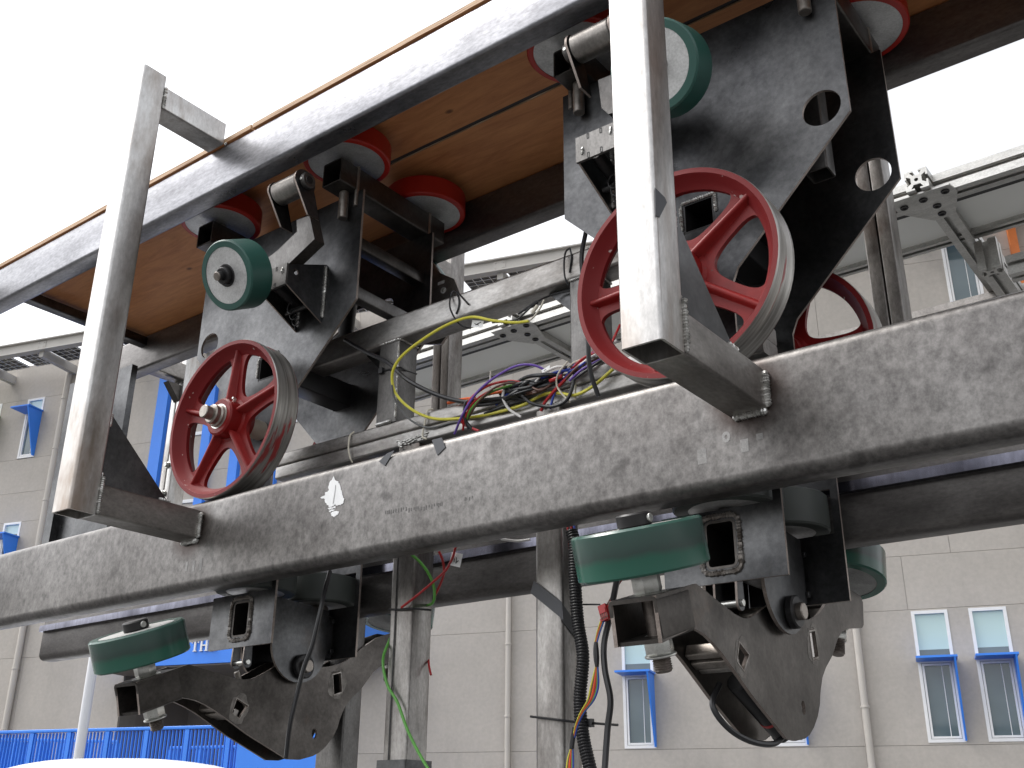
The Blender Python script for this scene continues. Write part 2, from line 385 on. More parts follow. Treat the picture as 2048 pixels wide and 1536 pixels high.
# ------------------------------------------------------------------ the building: local frame u (along the facade), o (outwards), z
BD = 20.0; K = BD/16
bld = thing('building', 'beige three storey building with blue window shades behind the steel frame', 'building', FN*BD+Vector((0, 0, GZ)))
def fp(u, o, z): return FD*u+FN*(BD-o)+Vector((0, 0, z))
FM = Matrix(((FD.x, -FN.x, 0, 0), (FD.y, -FN.y, 0, 0), (0, 0, 1, 0), (0, 0, 0, 1))); FM.translation = FN*BD
def fbox(mb, u0, u1, o0, o1, z0, z1, mi=0): return mb.box((u0, o0, z0), (u1, o1, z1), mi, FM)
ZT = 11.27
# entrance recess between u0 and u1 below the blue canopy
RU0, RU1, RZ = -16.75, -11.32, 3.1
m = MB(); fbox(m, -26, RU0, -.6, -.06, GZ, ZT); fbox(m, RU1, 16, -.6, -.06, GZ, ZT); fbox(m, RU0, RU1, -.6, -.06, RZ, ZT)
part('backing_wall', m, M['stucco_dark'], bld)
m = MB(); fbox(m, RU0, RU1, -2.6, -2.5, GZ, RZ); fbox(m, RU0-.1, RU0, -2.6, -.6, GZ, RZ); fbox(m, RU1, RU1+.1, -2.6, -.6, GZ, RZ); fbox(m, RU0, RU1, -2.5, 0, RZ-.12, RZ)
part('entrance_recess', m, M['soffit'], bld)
m = MB(); fbox(m, RU0+1.9, RU0+3.6, -2.49, -2.44, GZ, 2.0); dr = part('entrance_door', m, M['dark'], bld)
m = MB(); fbox(m, RU0+1.82, RU0+1.9, -2.49, -2.41, GZ, 2.08); fbox(m, RU0+3.6, RU0+3.68, -2.49, -2.41, GZ, 2.08); fbox(m, RU0+1.9, RU0+3.6, -2.49, -2.41, 2.0, 2.08)
part('door_frame', m, M['white_trim'], dr)
# windows: (u0, u1, z0, z1, split, shade kind)
WINS = []
for u0 in (.09, 1.03): WINS.append([u0, u0+.60, 1.26, 3.46, 2.60, 'blue'])
WINS.append([-5.17, -4.57, 1.24, 3.46, 2.56, 'blue']); WINS.append([-2.47, -1.87, 1.24, 3.46, 2.56, 'blue'])
for z in (8.60, 5.22):
    WINS.append([-21.16, -20.6, z, z+1.66, z+1.25, 'blue']); WINS.append([-22.6, -22.04, z, z+1.66, z+1.25, 'olive' if z > 6 else 'blue'])
ux, zx = fac(1895, 588); WINS.append([ux+.02, ux+.64, zx-.9, zx+1.3, zx+1.3, 'hood'])
WINS.append([-11.26, -10.72, 1.35, 2.95, 2.2, None])
def in_win(u0, u1, z0, z1): return [q for q in WINS if q[0] < u1 and q[1] > u0 and q[2] < z1 and q[3] > z0]
zl = [GZ, -.15, 1.22, 3.49, 4.45, 5.20, 6.88, 7.66, 8.58, 10.26, ZT]
COLS = [-26, -19.72, RU1, -7.42, -.92, 9, 16]
npan = 0
for zi in range(len(zl)-1):
    z0, z1 = zl[zi], zl[zi+1]
    cols = sorted(COLS+({3: [.05], 4: [.89]}.get(zi, [])))
    for ci in range(len(cols)-1):
        c0, c1 = cols[ci], cols[ci+1]
        if zi % 2 and ci % 3 == 1 and ci > 1: pass
        segs = [(c0, c1, z0, z1)]
        ws = sorted(in_win(c0, c1, z0, z1))
        if ws:
            segs = []; cur = c0
            for q in ws:
                if q[0] > cur: segs.append((cur, q[0], z0, z1))
                if q[2] > z0: segs.append((max(q[0], c0), min(q[1], c1), z0, q[2]))
                if q[3] < z1: segs.append((max(q[0], c0), min(q[1], c1), q[3], z1))
                cur = q[1]
            if cur < c1: segs.append((cur, c1, z0, z1))
        e = .003
        mb = MB()
        for s0, s1, a, b in segs:
            # leave the entrance recess open
            if s1 > RU0+.02 and s0 < RU1-.02 and a < RZ:
                if s0 < RU0: fbox(mb, s0+e, RU0, -.06, 0, a+e, b-e)
                if s1 > RU1: fbox(mb, RU1, s1-e, -.06, 0, a+e, b-e)
                if b > RZ: fbox(mb, max(s0, RU0)+e, min(s1, RU1)-e, -.06, 0, RZ, b-e)
                continue
            l = e if abs(s0-c0) < 1e-6 else 0; r = e if abs(s1-c1) < 1e-6 else 0
            d = e if abs(a-z0) < 1e-6 else 0; t = e if abs(b-z1) < 1e-6 else 0
            if s1-s0 > .02 and b-a > .02: fbox(mb, s0+l, s1-r, -.06, 0, a+d, b-t)
        if mb.v: part('wall_panel', mb, M['stucco'], bld, angle=20)
def window(u0, u1, z0, z1, zs, kind):
    f = .055; mb = MB()
    def frame(a0, a1, b0, b1, o0, o1, ff):
        fbox(mb, a0, a0+ff, o0, o1, b0, b1); fbox(mb, a1-ff, a1, o0, o1, b0, b1)
        fbox(mb, a0+ff, a1-ff, o0, o1, b0, b0+ff); fbox(mb, a0+ff, a1-ff, o0, o1, b1-ff, b1)
    frame(u0, u1, z0, z1, -.06, .012, f)
    fbox(mb, u0+f, u1-f, -.06, .01, zs-.04, zs+.04)
    frame(u0+f+.008, u1-f-.008, z0+f+.008, zs-.048, -.05, .004, .035)
    wn = part('window', mb, M['white_trim'], bld, fp((u0+u1)/2, 0, (z0+z1)/2), angle=20)
    if zs < z1-.1:
        mb = MB(); zc = zs+.04+(z1-zs)*.18
        fbox(mb, u0+f, u1-f, -.058, -.045, zs+.04, zc); part('pane', mb, M['glass'], wn)
        mb = MB(); fbox(mb, u0+f, u1-f, -.058, -.045, zc, z1-f); part('pane', mb, M['blind'], wn, label='pane with a pale blind behind it')
    mb = MB(); fbox(mb, u0+f+.04, u1-f-.04, -.058, -.04, z0+f+.04, zs-.08); part('pane', mb, M['glass'], wn)
    mb = MB(); fbox(mb, u0+.62*(u1-u0), u0+.62*(u1-u0)+.012, -.039, -.034, z0+f+.04, zs-.08); part('blind_cord', mb, M['white_trim'], wn)
    if kind in ('blue', 'olive'):
        P = .52
        mb = MB(); t = .03; ur = u1+.01
        fbox(mb, u0-.02, ur+t, .014, P, zs-.012, zs+.024)
        mb.prism([(.014, zs-.013), (P, zs-.013), (.09, z0+.02), (.014, z0+.02)], fp(ur, 0, 0), -FN, (0, 0, 1), t)
        part('window_shade', mb, M['blue' if kind == 'blue' else 'olive'], wn, angle=20)
    elif kind == 'hood':
        mb = MB(); fbox(mb, u0-.05, u1+.05, .0, .55, z1+.02, z1+.32); part('window_shade', mb, M['blue'], wn, angle=20)
for q in WINS: window(*q)
# downpipes
for (x, y, z0, z1, r) in ((1723, 1350, GZ, 7.6, .062), (1019, 1366, GZ, 7.6, .055), (115, 905, GZ, 10.9, .075)):
    u, z = fac(x, y); mb = MB(); mb.cyl(fp(u, .085, z0), fp(u, .085, z1), r, 14, 0, .004)
    dp = part('downpipe', mb, M['pipe'], bld)
    mb = MB()
    for zz in [z0+.8+k*1.37 for k in range(9)]:
        if zz < z1: mb.cyl(fp(u, .085, zz), fp(u, .085, zz+.04), r+.012, 14, 0, .003)
    part('pipe_clamp', mb, M['pipe'], dp)
# blue fins left of the red wheel
for (x, y) in ((309, 960), (415, 899), (472, 933), (545, 960)):
    u, z = fac(x, y); mb = MB(); fbox(mb, u-(.16 if x < 350 else .12), u+(.16 if x < 350 else .12), .0, .14, 3.65, 10.55)
    part('facade_fin', mb, M['blue'], bld, angle=20)
u, z = fac(372, 860); 
mb = MB(); fbox(mb, -15.9, -12.8, .004, .03, 6.9, 6.98); fbox(mb, -15.9, -12.8, .004, .03, 8.6, 8.68); part('facade_trim', mb, M['white_trim'], bld)
u, z = fac(2046, 620); mb = MB(); fbox(mb, u-.02, u+.12, .005, .2, z-1.5, z+3.2); part('facade_fin', mb, M['orange_paint'], bld, label='orange facade fin', angle=20)
# entrance canopy with its lettering
mb = MB(); fbox(mb, RU0-.02, -10.12, .01, 1.1, 2.98, 3.6); cn = part('entrance_canopy', mb, M['blue'], bld, angle=20)
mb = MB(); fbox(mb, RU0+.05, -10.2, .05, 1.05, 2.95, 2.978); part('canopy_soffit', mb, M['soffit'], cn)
u, z = fac(385, 1293, BD-1.1)
def letters(u, z, h, o):
    for nm, st in (('T', ((.0, .72, .88, 1), (.28, .44, 0, .88), (.18, .54, -.0, .07), (0, .07, .72, .88), (.65, .72, .72, .88))),
                   ('H', ((.95, 1.11, 0, 1), (1.5, 1.66, 0, 1), (1.11, 1.5, .45, .56), (.87, 1.19, 0, .06), (1.42, 1.74, 0, .06), (.87, 1.19, .94, 1), (1.42, 1.74, .94, 1))),
                   ('E', ((2.0, 2.16, 0, 1), (1.92, 2.6, 0, .1), (1.92, 2.6, .9, 1), (2.16, 2.42, .46, .56), (2.53, 2.6, .1, .25), (2.53, 2.6, .75, .9)))):
        mb = MB()
        for k, (a0, a1, b0, b1) in enumerate(st): fbox(mb, u+a0*h, u+a1*h, o, o+.035+.001*k, z+b0*h, z+b1*h)
        part('sign_letter', mb, M['white_trim'], cn, angle=20)
letters(u, z-.11, .235, 1.105)
# eave canopy: fascia beam, brackets, photovoltaic panels
EO = 1.25; EZ0, EZ1 = 10.93, 11.24
mb = MB(); fbox(mb, -26, 16, EO-.02, EO+.02, EZ0+.03, EZ1-.03); fbox(mb, -26, 16, EO-.1, EO+.1, EZ1-.03, EZ1); fbox(mb, -26, 16, EO-.1, EO+.1, EZ0, EZ0+.03)
eb = part('eave_beam', mb, M['eave'], bld, angle=20)
us = fac(83, 699, BD-EO)[0]; us2 = fac(1000, 512, BD-EO)[0]; step = (us2-us)/6
for k in range(-2, 14):
    u = us+step*k
    if not -25.5 < u < 15.5: continue
    mb = MB(); fbox(mb, u-.07, u+.07, .0, EO-.02, 10.78, 11.0); part('eave_bracket', mb, M['eave'], bld, angle=20)
    mb = MB(); fbox(mb, u-.14, u+.14, EO+.021, EO+.032, EZ0+.05, EZ1-.05)
    for du in (-.09, .09):
        for dz in (.09, .22): mb.cyl(fp(u+du, EO+.03, EZ0+dz), fp(u+du, EO+.05, EZ0+dz), .016, 8)
    part('splice_plate', mb, M['eave'], eb)
for k in range(-3, 26):
    u = us+step*.5*k+.12; u1 = u+step*.5-.25
    if not -25.5 < u < 15: continue
    mb = MB(); fbox(mb, u, u1, .42, EO-.13, 10.99, 11.02); pv = part('solar_panel', mb, M['pv'], bld, angle=20)
    mb = MB()
    nx = max(3, int((u1-u)/.16))
    for i in range(nx+1): a = u+(u1-u)*i/nx; fbox(mb, a-.008, a+.008, .42, EO-.13, 10.982, 10.989)
    for j in range(5): o = .42+(EO-.55)*j/4; fbox(mb, u, u1, o-.008, o+.008, 10.976, 10.981)
    part('cell_grid', mb, M['pv_line'], pv, angle=20)

# ------------------------------------------------------------------ blue ramp fence, pole, white vehicle roof
def fence(D, x0, x1, ztop, npost, label, z0=GZ, bars=True, slope=0):
    u0, _ = fac(x0, 1470, D); u1, _ = fac(x1, 1470, D)
    G = Matrix(FM); G.translation = FN*D
    root = thing('railing', label, 'railing', FD*((u0+u1)/2)+FN*D+Vector((0, 0, z0)))
    mb = MB(); mb.rtube(FD*u0+FN*D+Vector((0, 0, ztop)), FD*u1+FN*D+Vector((0, 0, ztop-slope)), .07, .045, hollow=False, r=.008); part('top_rail', mb, M['blue'], root)
    for k in range(npost+1):
        u = u0+(u1-u0)*k/npost; mb = MB(); mb.box((u-.035, -.03, z0), (u+.035, .03, ztop-.025-slope*k/npost), 0, G); part('fence_post', mb, M['blue'], root, angle=20)
    nb = int((u1-u0)/.062); ms = None
    if bars:
        mb = MB()
        for i in range(1, nb):
            u = u0+(u1-u0)*i/nb; mb.box((u-.006, -.02, z0+.12), (u+.006, .02, ztop-.03-slope*i/nb), 0, G)
        for zz in (ztop-.55, ztop-.95): mb.box((u0, -.008, zz-.006), (u1, .008, zz+.006), 0, G)
        o = part('infill_bars', mb, M['blue'], root, angle=20); o['kind'] = 'stuff'
    return root
fence(13.0, -75, 545, fac(230, 1459, 13)[1], 8, 'blue railing with fine vertical bars at the bottom left, nearest the viewer')
fence(15.2, -60, 238, fac(100, 1474, 15.2)[1], 6, 'second blue railing seen through the front one, sloping beside the ramp', slope=.1)
fence(15.2, 345, 530, fac(400, 1495, 15.2)[1], 3, 'short blue railing at the entrance steps behind the front railing')
u0, z0 = fac(478, 1478, 12.9); u1, _ = fac(712, 1490, 12.9); mb = MB(); G = Matrix(FM); G.translation = FN*12.9
mb.box((u0, -.03, GZ), (u1, .03, z0), 0, G); mb.box((u0, -.045, z0), (u1, .045, z0+.045), 0, G); mb.box((u0+1.1, -.034, GZ), (u0+1.16, -.03, z0), 0, G)
top('blue_panel', mb, M['blue'], 'solid blue panel under the left yoke, right of the barred railing', 'panel', org=FD*u0+FN*12.9+Vector((0, 0, GZ)))
p = fac(172, 1419, 11); mb = MB()
q0 = FD*p[0]+FN*11; mb.cyl(q0+Vector((0, 0, GZ)), q0+Vector((0, 0, 2.6)), .062, 18, 0, .01); top('pole', mb, M['pipe_grey'], 'round pale grey pole in front of the blue railing', 'pole', org=q0+Vector((0, 0, GZ)))
# white rounded vehicle roof at the lower left
vc = atY(255, 1519, 5.2); vz = vc.z
veh = thing('parked_vehicle', 'rounded white vehicle roof peeping in at the bottom left corner', 'vehicle', (vc.x, vc.y, GZ), (0, 0, rad(28)))
Rv = Matrix.Translation((vc.x, vc.y, 0)) @ Matrix.Rotation(rad(28), 4, 'Z')
mb = MB(); nu, nv = 24, 16; vs = []
for i in range(nu+1):
    a = -1+2*i/nu
    for j in range(nv+1):
        b = -1+2*j/nv
        h = (1-abs(a)**3.2*.32)*(1-abs(b)**4*.2)
        vs.append(Rv @ Vector((a*1.55, b*.8, GZ+.35+(vz-GZ-.35)*h)))
fs = [(i*(nv+1)+j, (i+1)*(nv+1)+j, (i+1)*(nv+1)+j+1, i*(nv+1)+j+1) for i in range(nu) for j in range(nv)]
mb.add(vs, fs)
ring = [i*(nv+1) for i in range(nu+1)]+[nu*(nv+1)+j for j in range(1, nv+1)]+[i*(nv+1)+nv for i in range(nu-1, -1, -1)]+[j for j in range(nv-1, 0, -1)]
n0 = len(mb.v); mb.v += [Vector((mb.v[i].x, mb.v[i].y, GZ+.25)) for i in ring]
for k in range(len(ring)):
    k2 = (k+1) % len(ring); mb.f.append((ring[k], n0+k, n0+k2, ring[k2])); mb.m.append(0)
part('body', mb, M['white_van'], veh, angle=50)
for a in (-1, 1):
    for b in (-.72, .72):
        c = Rv @ Vector((a*1.0, b, GZ+.3)); ax = Rv.to_3x3() @ Vector((0, 1, 0)); mb = MB(); mb.cyl(c-ax*.09, c+ax*.09, .3, 24, 0, .03); part('wheel', mb, M['black'], veh)

# ================================================================== GUIDEWAY
trk = thing('guideway_frame', 'welded grey steel guideway of long rail beams with bright square bracket posts', 'steel frame', (-2.1, 2.6, .73))
def beam(name, x0, x1, y0, y1, z0, z1, mat, r): 
    mb = MB(); mb.rtube((x0, (y0+y1)/2, (z0+z1)/2), (x1, (y0+y1)/2, (z0+z1)/2), y1-y0, z1-z0, r=r, seg=5, t=.008)
    return part(name, mb, mat, trk, angle=40)
lb = beam('lower_rail', -7.6, 2.5, 2.21, 2.312, .729, 1.046, M['beam_lo'], .032)
lf = beam('lower_rail', -5.2, 2.5, 2.885, 2.987, .729, 1.046, M['beam_far'], .03)
ub = beam('upper_rail', -7.6, 2.5, 2.108, 2.196, 2.292, 2.492, M['beam_up'], .014)
uf = beam('upper_rail', -5.38, 2.5, 3.006, 3.094, 2.292, 2.492, M['beam_far'], .014)
mb = MB(); mb.box((-5.2, 2.862, .868), (2.5, 2.884, .898)); part('conductor_strip', mb, M['strip'], trk)
for x in (-3.06, 2.2):
    mb = MB(); mb.rtube((x, 2.936, GZ), (x, 2.936, .7285), .14, .09, up=(0, 1, 0), hollow=False, r=.008); part('stand_column', mb, M['upright'], trk)
for x in (-7.3, 2.2):
    mb = MB(); mb.rtube((x, 2.261, GZ), (x, 2.261, .7285), .14, .09, up=(0, 1, 0), hollow=False, r=.008); part('stand_column', mb, M['upright'], trk)
mb = MB(); mb.rtube((-4.885, 2.197, 2.45), (-4.885, 3.005, 2.45), .06, .05, hollow=False, r=.004); part('cross_member', mb, M['mill'], trk)
mb = MB(); mb.box((-5.39, 2.94, 1.048), (-4.86, 2.975, 2.29)); mb.box((-5.40, 2.90, 1.048), (-5.33, 2.939, 2.29)); part('end_plate', mb, M['mill'], trk)
for X0 in (-1.03, -3.165, -5.30):
    xc = X0+.05
    mb = MB(); mb.rtube((xc, 1.762, .90), (xc, 1.762, 2.632), .1, .1, up=(0, 1, 0), t=.006, r=.009); po = part('post', mb, M['post'], trk)
    mb = MB(); mb.rtube((xc, 1.8125, .953), (xc, 2.209, .953), .1, .104, t=.006, r=.007); ar = part('bracket_arm', mb, M['arm'], trk)
    mb = MB(); mb.rtube((xc, 1.8125, 2.538), (xc, 2.099, 2.538), .1, .1, t=.006, r=.007); ua = part('bracket_arm', mb, M['post'], trk)
    mb = MB(); mb.prism([(1.8135, 1.25), (1.8135, 1.0065), (2.075, 1.0065)], (xc+.03, 0, 0), (0, 1, 0), (0, 0, 1), .009); gu = part('gusset', mb, M['mill'], trk)
    x1 = X0+.1
    beads(ar, [((x1+.001, 1.814, .905), (x1+.001, 1.814, 1.03), .008), ((x1, 1.815, 1.005), (x1-.03, 1.835, 1.01), .005),
               ((x1+.003, 2.205, .905), (x1+.003, 2.205, .996), .0105), ((X0+.012, 2.205, .896), (x1, 2.205, .896), .0105)])
    beads(gu, [((xc+.04, 1.815, 1.205), (xc+.04, 1.815, 1.252), .006), ((xc+.041, 2.035, 1.008), (xc+.041, 2.082, 1.008), .0075), ((xc+.04, 1.815, 1.0), (xc+.04, 1.815, 1.045), .006)])
    beads(ua, [((x1+.001, 1.814, 2.49), (x1+.001, 1.814, 2.585), .007), ((x1, 2.104, 2.486), (x1+.012, 2.106, 2.494), .006)])
for X0 in (-1.005, -3.067, -5.13):
    xc = X0+.05
    mb = MB(); mb.rtube((X0+.024, 3.44, .90), (X0+.024, 3.44, 2.632), .047, .1, up=(0, 1, 0), t=.004, r=.005); mb.rtube((X0+.076, 3.44, .90), (X0+.076, 3.44, 2.632), .047, .1, up=(0, 1, 0), t=.004, r=.005)
    mb.box((X0+.03, 3.41, .9), (X0+.07, 3.47, 2.6))
    fpst = part('post', mb, M['hangpost'] if X0 > -5 else M['post'], trk)
    mb = MB(); mb.rtube((xc, 2.988, .953), (xc, 3.389, .953), .1, .104, t=.006, r=.007); part('bracket_arm', mb, M['arm'], trk)
    mb = MB(); mb.rtube((xc, 3.095, 2.44), (xc, 3.389, 2.44), .1, .1, t=.006, r=.007); part('bracket_arm', mb, M['arm'], trk)
    mb = MB(); mb.prism([(3.388, 1.25), (3.388, 1.0065), (3.13, 1.0065)], (xc+.03, 0, 0), (0, 1, 0), (0, 0, 1), .009); part('gusset', mb, M['mill'], trk)
    if X0 < -5:
        for zz in (1.70, 1.87):
            mb = MB(); mb.cyl((X0+.055, 3.389, zz), (X0+.055, 3.383, zz), .019, 18); mb.hexnut((X0+.055, 3.383, zz), (X0+.055, 3.37, zz), .015); part('bolt', mb, M['bolt'], fpst)
        mb = MB(); mb.prism([(3.388, 2.36), (3.388, 2.26), (3.30, 2.36)], (X0+.03, 0, 0), (0, 1, 0), (0, 0, 1), .05); part('cleat', mb, M['yoke'], fpst)
# marks on the near lower rail: a dab of white paint, faint print
def dab(pts, y, mat, name, parent, th=.0012):
    P = [atY(x, yy, y) for x, yy in pts]
    if name == 'paint_dab':   # ragged brush edge
        rn = random.Random(len(P)); o = []
        for i, p in enumerate(P):
            q = P[(i+1) % len(P)]; k = max(1, int((q-p).length/.004))
            o += [p.lerp(q, t/k)+Vector((rn.uniform(-1, 1), 0, rn.uniform(-1, 1)))*.0016 for t in range(k)]
        P = o
    mb = MB(); mb.prism([(p.x, p.z) for p in P][::-1], (0, y, 0), (1, 0, 0), (0, 0, 1), th); return part(name, mb, mat, parent)
dab([(667, 953), (671, 960), (677, 963), (681, 974), (684, 984), (686, 992), (689, 998), (687, 1006), (681, 1010), (675, 1012), (671, 1009), (667, 1013), (659, 1014), (654, 1008), (650, 1004), (650, 998), (641, 996), (650, 990), (651, 985), (659, 981), (657, 974), (659, 966), (664, 960)], 2.2095, M['white_paint'], 'paint_dab', trk)
for q in ([(656, 1016), (671, 1013), (671, 1016), (657, 1019)], [(658, 1021), (669, 1018), (670, 1021), (659, 1024)], [(661, 1026), (672, 1022), (678, 1023), (676, 1029), (668, 1034), (664, 1032)]): dab(q, 2.2095, M['white_paint'], 'paint_dab', trk)
dab([(671, 970), (672, 970), (670, 988), (667, 1006), (665.5, 1008), (666.5, 1000), (669, 986)], 2.2078, plain('paint_dab_streak', (.42, .42, .42), .7), 'paint_streak', trk, .0008)
# print: lettering stencilled faintly along the rail (illegible strokes)
mb = MB(); rnd = random.Random(3)
for (xa, xb, ya) in ((770, 815, 1022), (817, 836, 1016), (842, 847, 1014), (851, 886, 1010), (929, 944, 995)):
    x = xa
    while x < xb:
        yy = ya-(x-xa)*.19+rnd.uniform(-1, 1); a = atY(x, yy, 2.2094); b = atY(x+1.6, yy+rnd.uniform(4, 9), 2.2094)
        mb.box((a.x, 2.2094, b.z), (b.x, 2.2099, a.z)); x += rnd.uniform(3, 6)
    
o = part('mill_print', mb, plain('mill_print_ink', (.085, .08, .077), .6), trk); o['kind'] = 'stuff'
mb = MB()
for (x, y, ww, hh) in ((400, 1118, 3, 22), (386, 1122, 2, 20), (372, 1124, 2, 18), (1394, 900, 20, 26), (1480, 880, 18, 22), (1512, 868, 14, 9)):
    a = atY(x, y, 2.2094); b = atY(x+ww, y+hh, 2.2094); mb = MB(); mb.box((a.x, 2.2094, b.z), (b.x, 2.2099, a.z)); part('scuff_mark', mb, M['scuff'], trk)
mb = MB(); c = atY(1452, 874, 2.2094); mb.prism([(c.x+.011*math.cos(k*.314), c.z+.014*math.sin(k*.314)) for k in range(20)], (0, 2.2099, 0), (1, 0, 0), (0, 0, 1), .0005, holes=[[(c.x+.004*math.cos(k*.628), c.z+.006*math.sin(k*.628)) for k in range(10)]])
part('scuff_mark', mb, M['scuff'], trk)
# plywood deck on the upper rails
ply = thing('plywood_deck', 'orange brown plywood sheets lying on the upper rails', 'plywood', (-2.1, 2.6, 2.494))
for x0, x1, y0, y1 in ((-4.93, -2.905, 2.101, 3.10), (-2.895, .2, 2.101, 2.589), (-2.895, .2, 2.611, 3.10), (.2015, 2.5, 2.101, 3.10)):
    mb = MB(); n = max(4, int((x1-x0)/.12)); rnd = random.Random(int(x0*10))
    pts = [(x0, y1), (x1, y1)]+[(x1-(x1-x0)*k/n, y0+rnd.uniform(0, .0025)) for k in range(n+1)]
    mb.prism(pts, (0, 0, 2.4935), (1, 0, 0), (0, 1, 0), .021, mi=0, mside=1); part('sheet', mb, [M['ply'], M['ply_edge']], ply)
mb = MB(); mb.box((-2.895, 2.5892, 2.499), (.2, 2.6108, 2.512)); part('joint_strip', mb, M['dark'], ply)
# small grey tape pieces
def tape(pts, y, label, mat=M['tape'], name='tape_piece', cat='tape', group='grey tape on the lower rail'):
    P = [atY(a, b, y) for a, b in pts]; mb = MB(); mb.prism([(p.x, p.z) for p in P], (0, y, 0), (1, 0, 0), (0, 0, 1), .0012)
    return top(name, mb, mat, label, cat, group, org=P[0])
tape([(774, 907), (789, 901), (770, 932), (758, 923)], 2.2085, 'narrow strip of grey tape over the rail edge, just right of the white paint dab')
tape([(864, 880), (884, 875), (891, 895), (875, 911)], 2.2085, 'torn end of grey tape on the rail edge, below the red and purple wires')
mb = MB(); P = [Vector((-.929, 1.745, 1.48)), Vector((-.929, 1.775, 1.455)), Vector((-.929, 1.80, 1.43)), Vector((-.929, 1.775, 1.40)), Vector((-.929, 1.745, 1.415))]
PT = [atX(1310, 375, -.9285), atX(1330, 395, -.9285), atX(1334, 405, -.9285), atX(1319, 435, -.9285), atX(1311, 430, -.9285)]
mb.prism([(p.y, p.z) for p in PT], (-.9295, 0, 0), (0, 1, 0), (0, 0, 1), .0012); top('tape_piece', mb, M['tape'], 'grey tape scrap stuck on the side of the pale right post', 'tape', org=PT[0])

# ================================================================== BOGIES
XR, XL = -1.163, -3.020; YC = 2.6
def circ(cx, cz, r, n=28): return [(cx+r*math.cos(2*math.pi*k/n), cz+r*math.sin(2*math.pi*k/n)) for k in range(n)]
def rrect(x0, x1, z0, z1, r, n=4):
    o = []
    for cx, cz, a0 in ((x1-r, z1-r, 0), (x0+r, z1-r, 90), (x0+r, z0+r, 180), (x1-r, z0+r, 270)):
        o += [(cx+r*math.cos(rad(a0+90*i/n)), cz+r*math.sin(rad(a0+90*i/n))) for i in range(n+1)]
    return o
def cast_wheel(parent, X, Y, Z, phase, side):
    """five spoke cast wheel, axis along Y; side -1: outer face towards -Y"""
    R, Wd = .302, .098; c = Vector((X, Y, Z)); ax = Vector((0, side, 0))
    P = lambda r, a, h: c+Vector((r*math.cos(a), 0, r*math.sin(a)))+ax*h
    mb = MB()   # rim ring with a deep outer lip
    mb.lathe([(R-.002, Wd/2), (R-.016, Wd/2), (R-.020, Wd/2-.006), (R-.030, .022), (R-.040, .012), (R-.046, .007), (R-.046, -.007), (R-.030, -.022), (R-.017, -Wd/2), (R-.002, -Wd/2)], c, ax, 72, 1)
    holes = []
    for k in range(5):
        a0 = phase+math.radians(72*k+36); hw = rad(36); H = []
        r0, r1 = .098, R-.042
        def edge(r, side_): return a0+side_*(hw-math.asin(min(.9, .036/r)))
        # rounded trapezoid between two spokes
        raw = [(r1, edge(r1, -1)), (r1, a0-hw*.35), (r1, a0), (r1, a0+hw*.35), (r1, edge(r1, 1)), (r0*1.35, edge(r0*1.35, 1)), (r0, a0), (r0*1.35, edge(r0*1.35, -1))]
        q = [Vector((r*math.cos(a), r*math.sin(a), 0)) for r, a in raw]
        pts = q
        for it in range(3):   # corner cutting
            o = []
            for i in range(len(pts)):
                p0, p1 = pts[i], pts[(i+1) % len(pts)]; o += [p0.lerp(p1, .25), p0.lerp(p1, .75)]
            pts = o
        holes.append([(p.x, p.y) for p in pts])
    outer = [((R-.043)*math.cos(2*math.pi*k/72), (R-.043)*math.sin(2*math.pi*k/72)) for k in range(72)]
    mb.prism(outer, c+Vector((0, .0075, 0)), (1, 0, 0), (0, 0, 1), .015, holes, 0)
    wh = part('running_wheel', mb, [M['red'], M['red_rim']], parent, c)
    mb = MB(); mb.lathe([(R-.003, Wd/2-.001), (R, Wd/2-.004), (R, Wd*.18), (R-.0025, Wd*.1), (R-.0025, -Wd*.12), (R, -Wd*.2), (R, -Wd/2+.004), (R-.003, -Wd/2+.001)], c, ax, 72); part('tread', mb, M['tread'], wh, c)
    mb = MB(); mb.lathe([(.034, .062), (.064, .062), (.070, .056), (.072, .012), (.090, .005), (.090, -.005), (.072, -.012), (.068, -.05), (.034, -.05)], c, ax, 36); part('hub', mb, M['red'], wh, c)
    for k in range(5):
        a = phase+rad(72*k); mb = MB()
        for s_ in (1, -1):
            n = 8; vs = []
            for i in range(n+1):
                t = i/n; r = .062+(R-.022-.062)*t; hgt = (.040-.016*t) if t < .9 else .026; wd = .0085
                d = Vector((math.cos(a), 0, math.sin(a))); e = Vector((-math.sin(a), 0, math.cos(a)))
                for sx, hh in ((-2.0, .004), (-1.05, .011), (-.9, hgt-.004), (-.4, hgt), (.4, hgt), (.9, hgt-.004), (1.05, .011), (2.0, .004)): vs.append(c+d*r+e*(wd*sx)+ax*(s_*hh))
            mb.add(vs, [(i*8+j, i*8+j+1, (i+1)*8+j+1, (i+1)*8+j) for i in range(n) for j in range(7)])
        part('spoke', mb, M['red'], wh, c, angle=50)
    mb = MB(); mb.cyl(P(0, 0, .055), P(0, 0, .078), .042, 28); mb.cyl(P(0, 0, .05), P(0, 0, .098), .036, 28); mb.cyl(P(0, 0, .05), P(0, 0, .130), .0245, 24); part('axle_end', mb, M['pin'], wh, c)
    mb = MB(); mb.lathe([(.034, .0615), (.034, .0635), (.047, .0635), (.047, .0615)], c, ax, 32); part('bearing_seal', mb, M['bolt'], wh, c)
    a = phase+rad(38); mb = MB(); q = P(.070, a, .03); mb.hexnut(q, q+(ax*.3+Vector((math.cos(a), 0, math.sin(a)))).normalized()*.012, .007); q2 = q+(ax*.3+Vector((math.cos(a), 0, math.sin(a)))).normalized()*.012; mb.cyl(q2, q2+ax*.012, .0045, 10); part('grease_nipple', mb, M['bolt'], wh, c)
